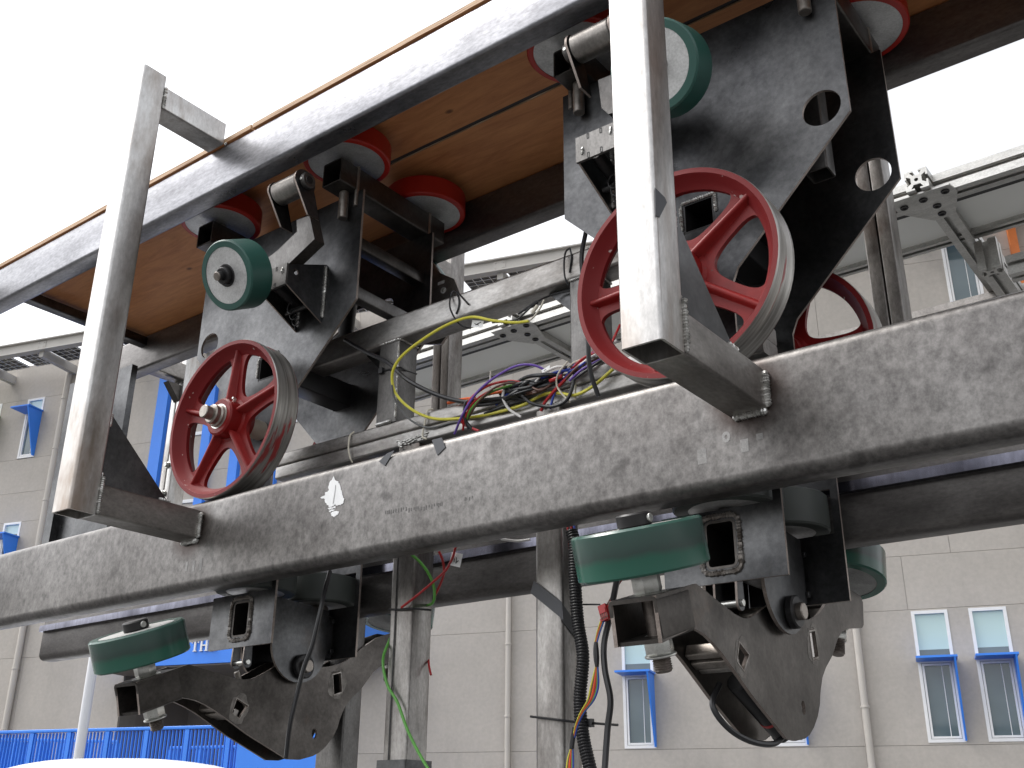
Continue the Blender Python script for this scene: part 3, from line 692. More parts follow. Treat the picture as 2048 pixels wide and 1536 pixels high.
    mb = MB(); mb.cyl(P(0, 0, -.05), P(0, 0, -.137), .037, 24, 0, .002); part('axle_spacer', mb, M['natural'], wh, c); mb = MB(); mb.cyl(P(0, 0, -.137), P(0, 0, -.24), .024, 20); part('axle', mb, M['pin'], wh, c)
    return wh
def poly_wheel(parent, c, axis, R, Wd, tyre, name='guide_wheel', core=.78, disc='alu_disc', seg=48):
    """urethane tyre on an aluminium core; axis = direction of its outer face"""
    c = Vector(c); ax = Vector(axis).normalized(); mb = MB()
    mb.lathe([(R*core, Wd/2), (R-.005, Wd/2), (R, Wd/2-.005), (R, -Wd/2+.005), (R-.005, -Wd/2), (R*core, -Wd/2)], c, ax, seg)
    o = part(name, mb, tyre, parent, c, angle=40)
    mb = MB(); h = Wd/2-.0015
    mb.lathe([(.012, h), (R*core, h), (R*core, -h), (.012, -h)], c, ax, seg); part('wheel_core', mb, M[disc], o, c)
    return o

def bogie(label, xc, s, phase):
    b = thing('bogie', label, 'bogie', (xc, YC, .55), group='black steel bogies between the rails')
    X = lambda d: xc+d
    out = [(-.464, 2.236), (-.464, 1.765), (-.105, 1.405), (-.086, 1.36), (-.086, 1.03), (-.168, .98), (-.168, .864), (.146, .864), (.146, .737), (-.168, .737), (-.168, .55), (.168, .55), (.168, .98), (.086, 1.03), (.086, 1.36), (.105, 1.405), (.464, 1.765), (.464, 2.236)]
    hl = [circ(s*.388, 1.806, .055), [(-.05, 1.56), (.05, 1.56), (.05, 1.66), (-.05, 1.66)], rrect(-.046, .041, .585, .71, .015)]
    for y, ex in ((2.4045, []), (2.8045, [rrect(-.2, .262, 1.86, 2.0, .03)] if s < 0 else [])):
        mb = MB(); mb.prism([(X(a), z) for a, z in out], (0, y, 0), (1, 0, 0), (0, 0, 1), .0095, [[(X(a), z) for a, z in h] for h in hl+ex], 0, 1)
        sp = part('side_plate', mb, [M['mill'], M['mill_edge']], b)
        if y < 2.6:
            yy = y-.0105
            beads(sp, [((X(p[0]), yy, p[1]), (X(q[0]), yy, q[1]), .0065) for p, q in (((-.053, 1.662), (.053, 1.662)), ((.055, 1.665), (.055, 1.60)), ((-.055, 1.655), (-.055, 1.575)))])
            R_ = [Vector((X(a), yy, z)) for a, z in rrect(-.056, .051, .575, .720, .022, 3)]; ring = []
            for i in range(len(R_)):
                p, q = R_[i], R_[(i+1) % len(R_)]; k = max(1, int((q-p).length/.0038)); ring += [p.lerp(q, t/k) for t in range(k)]
            ring.append(ring[0]); rnd = random.Random(4); sq = [(.8 if t % 2 else 1.06)*rnd.uniform(.82, 1.15) for t in range(len(ring))]; m_ = len(ring)-1
            mb = MB(); mb.sweep(ring, .0082, 7, smooth=0, caps=False, var=lambda t: sq[int(round(t*m_))]); part('weld', mb, M['weld_old'], sp)
    for d in (-.385, .385):
        mb = MB(); mb.rtube((X(d), 2.30, 2.29), (X(d), 2.90, 2.29), .10, .104, t=.006, r=.007); part('cross_tube', mb, M['yoke'], b)
        if d*s < 0:
            mb = MB(); mb.rtube((X(d*1.13), 2.4055, 1.80), (X(d*1.13), 2.794, 1.80), .045, .05, t=.005, r=.005); part('spacer_tube', mb, M['upright'], b)
            mb = MB(); mb.rtube((X(d*1.05), 2.4055, 2.03), (X(d*1.05), 2.794, 2.03), .05, .05, t=.005, r=.005); part('spacer_tube', mb, M['yoke'], b)
        for y in (2.37, 2.83):
            gw = poly_wheel(b, (X(d), y, 2.408), (0, 0, -1), .170, .088, M['pu_red'], core=.87)
            mb = MB(); mb.cyl((X(d), y, 2.12), (X(d), y, 2.237), .019, 18); part('axle_pin', mb, M['pin'], gw)
            mb = MB(); mb.cyl((X(d), y, 2.343), (X(d), y, 2.366), .026, 18); part('axle_washer', mb, M['pin'], gw)
        for y, s_ in ((2.392, -1), (2.808, 1)):
            mb = MB(); mb.cyl((X(d+.045*(1 if d > 0 else -1)), y, 2.17), (X(d+.045*(1 if d > 0 else -1)), y, 2.345), .009, 12); part('weld_rod', mb, M['pin'], b)
    mb = MB(); mb.rtube((X(0), 2.396, 1.61), (X(0), 2.804, 1.61), .098, .098, t=.006, r=.006); part('cross_tube', mb, M['blackpart'], b)
    mb = MB(); mb.rtube((X(-.0025), 2.394, .6475), (X(-.0025), 2.806, .6475), .087, .125, t=.007, r=.016); part('cross_tube', mb, M['yoke'], b)
    mb = MB(); mb.rtube((X(s*.295), 2.60, 1.735), (X(s*.295), 2.60, 2.236), .068, .068, up=(0, 1, 0), t=.005, r=.006); part('actuator_post', mb, M['upright'], b)
    mb = MB(); mb.cyl((X(-s*.30), 2.52, 1.93), (X(-s*.05), 2.74, 1.88), .033, 18); mb.cyl((X(-s*.05), 2.74, 1.88), (X(s*.1), 2.79, 1.87), .02, 14); part('actuator_tube', mb, M['blackpart'], b)
    for y in (2.445, 2.755):
        gw = poly_wheel(b, (X(0), y, .796), (0, 0, -1), .143, .102, M['pu_dark'], name='side_wheel', core=.72)
        mb = MB(); mb.cyl((X(0), y, .705), (X(0), y, .7445), .035, 20); part('axle_pin', mb, M['thread'], gw)
    # hanger plate with the yoke pivot
    arc = [(2.618+.13*math.cos(rad(a)), .578+.13*math.sin(rad(a))) for a in range(180, 361, 12)]
    mb = MB(); mb.prism(arc+[(2.748, .72), (2.488, .735)], (X(.055), 0, 0), (0, 1, 0), (0, 0, 1), .0095, (), 0, 1); hp = part('hanger_plate', mb, [M['mill'], M['mill_edge']], b)
    mb = MB(); mb.prism(arc+[(2.748, .72), (2.488, .735)], (X(-.11), 0, 0), (0, 1, 0), (0, 0, 1), .0095, (), 0, 1); part('hanger_plate', mb, [M['mill'], M['mill_edge']], b)
    mb = MB(); mb.rtube((X(.055), 2.765, .62), (X(-.10), 2.765, .62), .03, .14, hollow=False, r=.006)
    mb.cyl((X(.056), 2.775, .685), (X(.066), 2.775, .685), .008, 12); mb.cyl((X(.056), 2.775, .575), (X(.066), 2.775, .575), .009, 12); part('actuator_block', mb, M['mill'], b)
    mb = MB(); mb.cyl((X(-.13), 2.633, .505), (X(.105), 2.633, .505), .0225, 24); part('pivot_pin', mb, M['pin'], b)
    mb = MB(); mb.cyl((X(.065), 2.633, .505), (X(.088), 2.633, .505), .043, 28, 0, .004); part('shaft_collar', mb, M['blackpart'], b)
    for d in (-.03, .03):
        mb = MB(); a_ = [(2.413+.019*math.cos(rad(q)), .499+.019*math.sin(rad(q))) for q in range(180, 361, 20)]
        mb.prism(a_+[(2.428, .584), (2.398, .584)], (X(d-.003), 0, 0), (0, 1, 0), (0, 0, 1), .006, (), 0, 1); part('clevis_lug', mb, [M['mill'], M['mill_edge']], b)
    mb = MB(); mb.cyl((X(-.045), 2.413, .499), (X(.040), 2.413, .499), .009, 14); part('clevis_pin', mb, M['bolt'], b)
    cast_wheel(b, xc, 2.260, 1.347, rad(phase), -1)
    cast_wheel(b, xc, 2.937, 1.347, rad(phase-38 if s > 0 else phase+25), 1)
    return b
bR = bogie('black steel bogie whose red wheel is half hidden by the pale right post', XR, 1, 37)
bL = bogie('black steel bogie whose red wheel stands fully clear, left of the loose wires', XL, -1, 16)
# stop bracket (a folded trough) on the near plate, mirrored on the other bogie
def stop_bracket(b, xc, s):
    x0, x1 = xc+s*.15, xc+s*.287; lo, hi = min(x0, x1), max(x0, x1)
    mb = MB(); mb.box((lo-.004, 2.204, 1.80), (hi+.004, 2.2135, 1.887))
    fpl = part('stop_plate', mb, M['upright'], b, angle=20)
    for k, x in enumerate((lo+.04, lo+.085)):
        for z0, z1 in ((1.801, 1.820), (1.868, 1.886)):
            mb = MB(); mb.prism(rrect(x-.004, x+.004, z0, z1, .001, 1), (0, 2.2038, 0), (1, 0, 0), (0, 0, 1), .0009, [rrect(x-.0022, x+.0022, z0+.002, z1-.002, .001, 1)]); part('slot_mark', mb, M['slot'], fpl, angle=20)
    beads(fpl, [((x, 2.2035, z-.012), (x+.003, 2.2035, z+.012), .0055) for x, z in ((lo+.018, 1.832), (hi-.02, 1.862))])
    for x in (lo, hi):
        mb = MB(); mb.prism([(2.2145, 1.885), (2.2145, 1.802), (2.394, 1.715), (2.394, 1.962)], (x-.003, 0, 0), (0, 1, 0), (0, 0, 1), .006, [circ(2.25, 1.868, .012, 14)], 0, 1); gp = part('trough_side', mb, [M['mill'], M['mill_edge']], b)
        beads(gp, [((x+.006, 2.391, 1.735), (x+.006, 2.391, 1.955), .008)])
    mb = MB(); mb.rtube((lo+.01, 2.33, 1.765), (hi-.01, 2.33, 1.765), .02, .02, hollow=False); part('cross_bar', mb, M['blackpart'], b)
    mb = MB(); mb.cyl(((lo+hi)/2-.03, 2.25, 1.84), ((lo+hi)/2-.03, 2.38, 1.80), .022, 14); part('actuator_end', mb, M['blackpart'], b)
    mb = MB(); pts = [Vector(((lo+hi)/2-.01+.016*math.cos(k*.9), 2.30+.004*k*.5, 1.775-.0028*k+.016*math.sin(k*.9))) for k in range(26)]; mb.sweep(pts, .0025, 6); part('spring', mb, M['blackpart'], b)
stop_bracket(bL, XL, 1); stop_bracket(bR, XR, -1)

# ------------------------------------------------------------------ upper switch arms with a green wheel
def switch_arm(label, bar, ell, wc, axis, RW, nut):
    b0, b1 = bar; piv = (b0+b1)/2; t = thing('switch_arm', label, 'switch arm', piv, group='swinging arms with green wheels')
    dx = Vector((1, 0, 0)); e0, e1 = min(b0.x, b1.x), max(b0.x, b1.x); Yb, Zb = piv.y, piv.z
    mb = MB(); mb.cyl((e0+.006, Yb, Zb), (e1-.006, Yb, Zb), .046, 30); part('pivot_barrel', mb, M['arm'], t)
    zt = max(p.z for p in ell); yl = ell[0].y
    for x in (e0, e1):
        a_ = [(Yb+.05*math.cos(rad(q)), Zb+.05*math.sin(rad(q))) for q in range(-20, 201, 15)]
        mb = MB(); mb.prism(a_+[(yl-.012, zt-.01), (yl+.045, zt-.01)], (x-.004, 0, 0), (0, 1, 0), (0, 0, 1), .008, (), 0, 1); part('ear_plate', mb, [M['mill'], M['mill_edge']], t)
    mb = MB(); mb.cyl((e0-.03, Yb, Zb), (e1+.03, Yb, Zb), .017, 18); part('pivot_bolt', mb, M['blackpart'], t)
    x0 = e1+.006 if nut > 0 else e0-.006
    mb = MB(); mb.cyl((x0, Yb, Zb), (x0+nut*.022, Yb, Zb), .032, 24); part('shaft_collar', mb, M['upright'], t)
    mb = MB(); mb.cyl((x0+nut*.010, Yb-.033, Zb-.006), (x0+nut*.010, Yb-.030, Zb-.006), .006, 12); part('set_screw', mb, M['bolt'], t)
    P = [(p.x, p.z) for p in ell]; mb = MB(); mb.prism(P, (0, yl+.05, 0), (1, 0, 0), (0, 0, 1), .05, (), 0, 1); part('bent_arm', mb, [M['upright'], M['yoke']], t, angle=25)
    ax = Vector(axis).normalized(); wc = Vector(wc); e = wc-ax*.06
    wl = poly_wheel(t, wc, ax, RW, .108, M['pu_green'], name='switch_wheel', core=.8)
    mb = MB(); mb.cyl(wc+ax*.048, wc+ax*.056, .042, 28); mb.cyl(wc+ax*.05, wc+ax*.075, .032, 28); mb.cyl(wc+ax*.05, wc+ax*.096, .0165, 20); part('wheel_nut', mb, M['blackpart'], wl)
    mb = MB(); mb.cyl(wc+ax*.0945, wc+ax*.102, .016, 20); part('axle_end', mb, M['pin'], wl)
    mb = MB(); mb.cyl(wc-ax*.05, Vector((wc.x, yl+.025, e.z+.02)), .02, 16); part('axle', mb, M['pin'], wl)
    return t
Ya = 2.23
ell = [atY(x, y, Ya) for x, y in ((593, 440), (619, 431), (629, 478), (578, 527), (500, 585), (478, 560), (556, 500), (594, 463))]
switch_arm('green wheel on a bent arm fully visible above the left red wheel', (atY(556, 391, 2.19), atY(609, 364, 2.19)), ell, atX(474, 549, -2.885), (.03, -.87, -.46), .129, 1)
ell = [atY(x, y, Ya) for x, y in ((1196, 160), (1232, 146), (1262, 160), (1330, 125), (1345, 160), (1262, 215), (1217, 228), (1203, 216))]
switch_arm('green wheel on a bent arm half behind the pale right post', (atY(1149, 101, 2.19), atY(1234, 61, 2.19)), ell, atY(1322, 138, 2.13), (.03, -.9, -.43), .131, -1)
# the far side arm of the left bogie, swung up
t = thing('switch_arm', 'grey arm plate with a white ring and green wheel, glimpsed beyond the left bogie', 'switch arm', (XL+.36, 2.95, 2.1), group='swinging arms with green wheels')
P = [atY(x, y, 2.95) for x, y in ((836, 498), (870, 528), (884, 548), (912, 560), (929, 602), (922, 640), (885, 690), (836, 690))]
mb = MB(); mb.prism([(p.x, p.z) for p in P], (0, 2.95, 0), (1, 0, 0), (0, 0, 1), .012, (), 0, 1); ap = part('arm_plate', mb, [M['arm'], M['mill_edge']], t)
q = atY(887, 581, 2.937); mb = MB(); mb.lathe([(.009, 0), (.009, .003), (.014, .003), (.014, 0)], q, (0, -1, 0), 24, 0, True); part('chalk_ring', mb, M['white_paint'], ap)
mb = MB(); mb.cyl(q+Vector((0, .001, 0)), q+Vector((0, -.006, 0)), .008, 16); part('pivot_pin', mb, M['bolt'], ap)
q = atY(882, 566, 2.937); mb = MB(); mb.box((q.x-.018, 2.9365, q.z-.006), (q.x+.018, 2.9375, q.z+.008)); part('chalk_mark', mb, M['white_paint'], ap)
poly_wheel(t, (XL+.14, 3.07, 2.2), (.03, .86, -.5), .13, .10, M['pu_green'], name='switch_wheel', core=.8)
# ------------------------------------------------------------------ lower guide yokes
def clear_wheel(t, c, ax, R=.149, Wd=.104):
    return poly_wheel(t, c, ax, R, Wd, clear_pu('clear_green_urethane', tuple(ax)), core=.80, disc='core_dull')
def yoke(label):
    xf, xb = XR+.03, XR-.08; piv = Vector((xf, 2.633, .505)); t = thing('guide_yoke', label, 'guide yoke', piv, group='swinging yokes with green wheels under the rails')
    PX = [(1312, 1191), (1392, 1167), (1413, 1183), (1436, 1202), (1458, 1219), (1470, 1228), (1485, 1236), (1496, 1237), (1504, 1234), (1527, 1217), (1545, 1205), (1562, 1204), (1578, 1220), (1590, 1236), (1611, 1240), (1624, 1238), (1634, 1232), (1643, 1222), (1652, 1207), (1672, 1186), (1699, 1178), (1721, 1192), (1726, 1205), (1727.5, 1250), (1724, 1256), (1695, 1257), (1684, 1264), (1676, 1276), (1664.5, 1312), (1652, 1335), (1645, 1355), (1641, 1385), (1640, 1408), (1636, 1432), (1628, 1455), (1620, 1469), (1611, 1477), (1592, 1482), (1573, 1476), (1558, 1457), (1504, 1389), (1466, 1335), (1447, 1309), (1428, 1286), (1413, 1271), (1401, 1263), (1386, 1255), (1366, 1266), (1348, 1274), (1325, 1286)]
    def yz(x, y, X=xf+.0095): p = atX(x, y, X); return (p.y, p.z)
    P = [yz(*p) for p in PX]
    H = [[yz(*p) for p in ((1478, 1285), (1497, 1310), (1487, 1341), (1474, 1322))], [yz(*p) for p in ((1618, 1264), (1629, 1262), (1636, 1313), (1625, 1317))]]
    hc = yz(1607, 1415); H.append([(hc[0]+.013*math.cos(k*.45), hc[1]+.018*math.sin(k*.45)) for k in range(14)])
    for X, hh in ((xf, H), (xb, ())):
        mb = MB(); mb.prism(P, (X, 0, 0), (0, 1, 0), (0, 0, 1), .0095, hh, 0, 1); yp = part('yoke_plate', mb, [M['yoke'], M['mill_edge']], t)
        if X == xf:
            rnd = random.Random(5)
            for h in H[:2]:
                c = sum((Vector(q) for q in h), Vector((0, 0)))/len(h)
                mb = MB(); mb.prism([tuple(c+(Vector(v)-c)*1.13) for v in h], (X+.0092, 0, 0), (0, 1, 0), (0, 0, 1), .002, [[tuple(c+(Vector(v)-c)*.995) for v in h]]); part('slot_rim', mb, M['weld_old'], yp)
                q = [c+(Vector(v)-c)*1.2 for v in h]
                beads(yp, [((X+.0095, q[i].x, q[i].y), (X+.0095, q[(i+1) % 4].x, q[(i+1) % 4].y), .0032) for i in range(4) if rnd.random() < .6], 'weld_old')
                mb = MB(); pts = []
                for k in range(30):
                    a = 2*math.pi*k/30; r_ = 1.42+.16*math.sin(a*2+rnd.random()*.3)+.10*math.sin(a*5+2)+.05*math.sin(a*9); v = Vector(h[0])-c; L_ = max((Vector(z)-c).length for z in h); pts.append((c.x+L_*.72*r_*math.cos(a), c.y+L_*.92*r_*math.sin(a)))
                mb.prism(pts, (X+.0093, 0, 0), (0, 1, 0), (0, 0, 1), .0008, [[tuple(c+(Vector(v)-c)*1.12) for v in h]]); part('grinding_mark', mb, M['grind'], yp)
    def dirv(a, b): v = (Vector(yz(*b))-Vector(yz(*a))); v.normalize(); return Vector((0, v.x, v.y))
    d = dirv((1312, 1191), (1392, 1167)); n = Vector((0, -d.z, d.y)); top_ = Vector((xf, *yz(1312, 1191))); 
    hgt = (Vector(yz(1312, 1191))-Vector(yz(1325, 1286))).length
    xm = (xf+.0095+xb)/2; c0 = Vector((xm, top_.y, top_.z))-n*hgt/2
    mb = MB(); mb.rtube(c0-d*.004, c0+d*.15, xf+.012-xb, hgt*1.0, up=n, t=.009, r=.012); part('arm_box', mb, M['yoke'], t)
    # near wheel: axis lies in the plate's plane, square to the arm
    ax = (Vector((0, *yz(1268, 1027, xm)))-Vector((0, *yz(1327, 1345, xm)))).normalized(); a0 = Vector((xm, *yz(1327, 1345, xm)))
    wc = Vector((xm, *yz(1283, 1098, xm)))
    s0 = (wc-a0).dot(ax)
    mid = a0+ax*(s0*.45); ax = (Matrix.Rotation(rad(1.4), 3, 'X') @ ax).normalized(); a0 = mid-ax*(s0*.45)
    A = lambda k: a0+ax*k
    wl = clear_wheel(t, A(s0), ax)
    mb = MB(); mb.cyl(A(s0+.05), A(s0+.082), .040, 26, 0, .004); part('shaft_collar', mb, M['blackpart'], wl)
    mb = MB(); q = A(s0+.066)+Vector((.041, 0, 0)); mb.cyl(q-Vector((.004, 0, 0)), q+Vector((.003, 0, 0)), .010, 14); part('set_screw', mb, M['bolt'], wl)
    mb = MB(); mb.hexnut(A(s0-.098), A(s0-.054), .034); part('hex_nut', mb, M['bolt'], wl)
    mb = MB(); mb.cyl(A(s0-.104), A(s0-.098), .046, 28); part('washer', mb, M['bolt'], wl)
    mb = MB(); mb.hexnut(A(.04), A(.083), .033); mb.cyl(A(.034), A(.041), .036, 24); part('hex_nut', mb, M['bolt'], wl)
    mb = MB(); prof = [(0, 0), (.017, 0)]+[(.0215 if k % 2 else .0185, .003+.0026*k) for k in range(16)]+[(.02, .05), (.02, s0+.05)]; mb.lathe(prof, a0, ax, 22); part('wheel_bolt', mb, M['thread'], wl)
    # far wheel, mirrored about the pivot plane of the yoke
    b1 = Vector((xm, *yz(1688, 1240, xm))); b0 = Vector((xm, *yz(1676, 1310, xm)))
    ax2 = Vector((0, -ax.y*.75, ax.z)).normalized(); B = lambda k: b0+ax2*k
    wl2 = clear_wheel(t, B(.285), ax2)
    mb = MB(); mb.hexnut(B(.045), B(.085), .030); mb.cyl(B(.085), B(.091), .034, 24); part('hex_nut', mb, M['bolt'], wl2)
    mb = MB(); prof = [(0, 0), (.017, 0)]+[(.021 if k % 2 else .018, .003+.0026*k) for k in range(16)]+[(.02, .05), (.02, .33)]; mb.lathe(prof, b0, ax2, 22); part('wheel_bolt', mb, M['thread'], wl2)
    e0, e1 = Vector(yz(1699, 1180)), Vector(yz(1727, 1226)); c1 = Vector((xm, *yz(1709, 1220)))
    d2 = Vector((0, .93, .36)); mb = MB(); mb.rtube(c1-d2*.10, c1+d2*.03, xf+.012-xb-.021, .085, up=(0, -.36, .93), t=.008, r=.01); part('arm_box', mb, M['yoke'], t)
    # linear actuator lying inside the yoke
    q0 = Vector((xm, 2.413, .49)); qa = Vector((xm, *yz(1472, 1362, xm))); qb = Vector((xm, *yz(1566, 1468, xm))); dd = qb-qa
    mb = MB(); mb.cyl(q0, qa+dd*.1, .011, 14); part('actuator_rod', mb, M['pin'], t)
    mb = MB(); mb.cyl(qa, qb, .027, 22, 0, .004); mb2 = part('actuator_body', mb, M['blackpart'], t)
    mb = MB(); mb.cyl(qa+dd*.66, qa+dd*.70, .0278, 22, 0, .001); part('actuator_band', mb, W['red'], mb2)
    mb = MB(); mb.cyl(qa+dd*.93, qa+dd*.99, .029, 12, 0, .004); part('actuator_cap', mb, M['black'], mb2)
    ps = Vector((xm, *yz(1424, 1316, xm))); dn = dd.normalized(); nn = Vector((0, -dn.z, dn.y))
    for k, (w_, off) in enumerate(((.022, -.032), (.030, .004), (.018, .036))):
        mb = MB(); mb.rtube((xb+.012, ps.y+dn.y*off, ps.z+dn.z*off), (xf-.002, ps.y+dn.y*off, ps.z+dn.z*off), .030+.008*(k == 1), w_, up=tuple(dn), hollow=False, r=.003); part('spacer_bar', mb, M['pin'] if k < 2 else M['arm'], t)
    return t
yR = yoke('right guide yoke with the larger nearer green wheel under the bracket arm')
yL = dup_tree(yR); yL.location.x += XL-XR; yL.rotation_euler.x = rad(5.0)
tag(yL, 'left guide yoke with the smaller lower green wheel, above the blue railing')

# ------------------------------------------------------------------ carrier frame between the bogies
ch = thing('carrier_frame', 'square tube frame joining the two bogies, with two posts hanging down', 'steel frame', (-2.09, 2.6, 1.21))
mb = MB(); mb.rtube((-2.98, 2.6, 1.69), (-1.2, 2.6, 1.69), .1, .1, hollow=False, r=.012); part('chord_tube', mb, M['chassis'], ch)
for z in (1.2365, 1.2885): mb = MB(); mb.rtube((-3.10, 2.6, z), (-1.07, 2.6, z), .1, .0505, hollow=False, r=.007); part('chord_tube', mb, M['chassis'], ch)
for x in (-2.523, -1.668):
    mb = MB(); mb.rtube((x, 2.6, 1.3145), (x, 2.6, 1.6395), .1, .1, up=(0, 1, 0), hollow=False, r=.006); ut = part('upright_tube', mb, M['upright'], ch)
    beads(ut, [((x-.05, 2.548, 1.636), (x+.05, 2.548, 1.636), .005), ((x+.052, 2.55, 1.636), (x+.052, 2.65, 1.636), .005), ((x-.045, 2.548, 1.318), (x+.03, 2.547, 1.318), .007), ((x+.049, 2.5485, 1.33), (x+.049, 2.5485, 1.62), .0045)])
    mb = MB(); mb.prism([(x-.052, 1.6385), (x-.16, 1.6385), (x-.052, 1.53)], (0, 2.61, 0), (1, 0, 0), (0, 0, 1), .02); part('gusset', mb, M['mill'], ch)
for x in (-2.405, -1.812):
    mb = MB(); mb.rtube((x, 2.602, GZ+.02), (x, 2.602, 1.2105), .1, .1, up=(0, 1, 0), hollow=False, r=.008) if x < -2 else mb.rtube((x, 2.602, GZ+.02), (x, 2.602, 1.2105), .1, .1, up=(0, 1, 0), hollow=False, r=.014)
    hp = part('hanger_post', mb, M['hangpost'], ch)
    if x < -2:
        mb = MB(); mb.box((x-.024, 2.5485, GZ+.1), (x-.019, 2.5497, 1.2)); part('seam', mb, M['slot'], hp)
    zz = atY(790, 1520, 2.55).z if x < -2 else atY(1100, 1560, 2.55).z
    mb = MB(); mb.rtube((x, 2.6, zz-.5), (x, 2.6, zz), .125, .13, up=(0, 1, 0), t=.008, r=.008); part('clamp_sleeve', mb, M['mill'], ch)
    mb = MB(); mb.box((x-.11, 2.49, GZ), (x+.11, 2.71, GZ+.019)); part('base_plate', mb, M['mill'], ch)
rnd = random.Random(11); mb = MB()
for k in range(46):
    x = atY(790+rnd.uniform(0, 58), 885, 2.548); z = 1.2105+rnd.uniform(0, .022); mb.bead((x.x, 2.5475, z), (x.x+rnd.uniform(.008, .02), 2.5475, z+rnd.uniform(-.004, .006)), .0035)
for k in range(20):
    x = atY(1075+rnd.uniform(0, 45), 812, 2.548); mb.bead((x.x, 2.5475, 1.212+rnd.uniform(0, .012)), (x.x+.012, 2.5475, 1.216), .0035)
o = part('weld_spatter', mb, M['weld'], ch); o['kind'] = 'stuff'

# ================================================================== ALUMINIUM CANOPY FRAME BEYOND THE GUIDEWAY
cf = thing('canopy_frame', 'slotted aluminium frame with a grey roof sheet, beyond the guideway', 'canopy', (1.9, 4.4, GZ))
def tslot(h=.05, so=.012, si=.026, d0=.008, d1=.026):
    q = [(so, h), (so, h-d0), (si, h-d0), (si*.55, h-d1), (-si*.55, h-d1), (-si, h-d0), (-so, h-d0), (-so, h)]
    o = []
    for k in range(4):
        c, s_ = math.cos(-rad(90*k)), math.sin(-rad(90*k))
        o += [(x*c-y*s_, x*s_+y*c) for x, y in [(-h, h)]*1]
        o += [(x*c-y*s_, x*s_+y*c) for x, y in q[::-1]]
    return o
def extr(name, p0, p1, parent, up=(0, 0, 1), h=.05, mat='alu'):
    p0, p1 = Vector(p0), Vector(p1); d = (p1-p0).normalized(); ey = Vector(up); ey = (ey-d*ey.dot(d)).normalized(); ex = ey.cross(d)
    mb = MB(); mb.prism(tslot(h), p0, ex, ey, (p1-p0).length, [circ(0, 0, .009, 10)]); return part(name, mb, M[mat], parent, angle=25)
ZC = 2.650
extr('edge_rail', (-4.9, 4.39, ZC), (2.4, 4.39, ZC), cf)
extr('edge_rail', (-4.9, 5.52, ZC-.10), (2.4, 5.52, ZC-.10), cf, mat='arm')
extr('edge_rail', (-4.9, 4.85, ZC), (2.4, 4.85, ZC), cf, h=.035)
extr('lower_rail', (atY(1985, 520, 4.90).x+.055, 4.95, 2.44), (2.4, 4.95, 2.44), cf)
hx = atY(1985, 520, 4.90).x
extr('hanging_strut', (hx-.02, 4.95, 2.45), (hx-.02, 4.95, 2.61), cf, up=(0, 1, 0))
extr('lower_rail', (hx-.02, 5.005, 2.505), (hx-.02, 5.46, 2.505), cf)
s1 = atY(1836, 372, 4.27); s2 = atY(1013, 640, 4.27)
for sx in (s1.x, s2.x, s1.x+2.25):
    extr('stub_rail', (sx, 4.255, ZC), (sx, 4.338, ZC), cf)
    extr('cross_strut', (sx+.03, 4.442, ZC-.002), (sx+.03, 5.72, ZC-.002), cf, h=.048)
    mb = MB(); gz = ZC-.0585
    G = [(-.125, 4.285), (.125, 4.285), (.14, 4.36), (.105, 4.47), (.075, 4.555), (-.02, 4.555), (-.135, 4.40)]
    mb.prism([(sx+a, b) for a, b in G], (0, 0, gz), (1, 0, 0), (0, 1, 0), .008); gp = part('gusset_plate', mb, M['alu'], cf)
    for a, b in ((-.095, 4.36), (-.005, 4.345), (.095, 4.33), (.03, 4.43), (.028, 4.51)):
        mb = MB(); mb.lathe([(0, -.0015), (.009, -.0015), (.009, -.004), (.017, -.006), (.019, -.003), (.019, 0)], (sx+a, b, gz), (0, 0, 1), 16); part('bolt_head', mb, M['blackpart'], gp)
for x0, x1 in ((-4.88, 2.38),):
    mb = MB(); mb.box((x0, 4.443, ZC-.012), (x1, 4.813, ZC-.004)); part('roof_sheet', mb, M['panel'], cf, angle=20)
    mb = MB(); mb.box((x0, 4.4425, ZC-.03), (x1, 4.50, ZC-.0125)); part('seal_strip', mb, M['slot'], cf, angle=20)
for x, y in ((1.9, 4.39), (1.9, 5.52)): extr('leg', (x, y, GZ), (x, y, ZC-.052-.10*(y > 5)), cf, up=(0, 1, 0))

# ================================================================== CABLES, TIES, TAGS
def cable(name, pts, r, mat, label, cat='cable', group='loose wires on the carrier frame', n=8, var=None, smooth=7):
    P = [atY(*p) if not isinstance(p, Vector) else p for p in pts]; mb = MB(); mb.sweep(P, r, n, smooth=smooth, var=var)
    return top(name, mb, mat, label, cat, group, org=P[0])
Yw = 2.52
cable('cable', [(1058, 642, 2.50), (1030, 645, 2.50), (985, 641, 2.49), (945, 634, 2.49), (905, 645, 2.48), (862, 668, 2.47), (815, 702, 2.46), (792, 728, 2.46), (784, 755, 2.47), (792, 788, 2.49), (822, 818, 2.51), (862, 836, 2.53), (905, 838, 2.54), (965, 831, 2.54), (1040, 812, 2.53), (1085, 790, 2.53), (1115, 786, 2.53), (1150, 790, 2.53), (1185, 773, 2.53), (1215, 748, 2.53), (1240, 725, 2.54)], .0052, W['yellow'], 'yellow wire in a long loop from the upper tube across the lower tube')
cable('cable', [(690, 680, 2.535), (730, 703, 2.53), (775, 725, 2.50), (815, 760, 2.49), (870, 788, 2.51), (925, 803, 2.53), (985, 803, 2.545)], .0078, W['black'], 'thick black cable slanting down from the left bogie to the wire bundle')
cable('cable', [(1172, 462, 2.50), (1163, 520, 2.49), (1172, 600, 2.47), (1176, 680, 2.47), (1180, 740, 2.49), (1197, 793, 2.52)], .0075, W['black'], 'thick black cable hanging down past the left rim of the right red wheel')
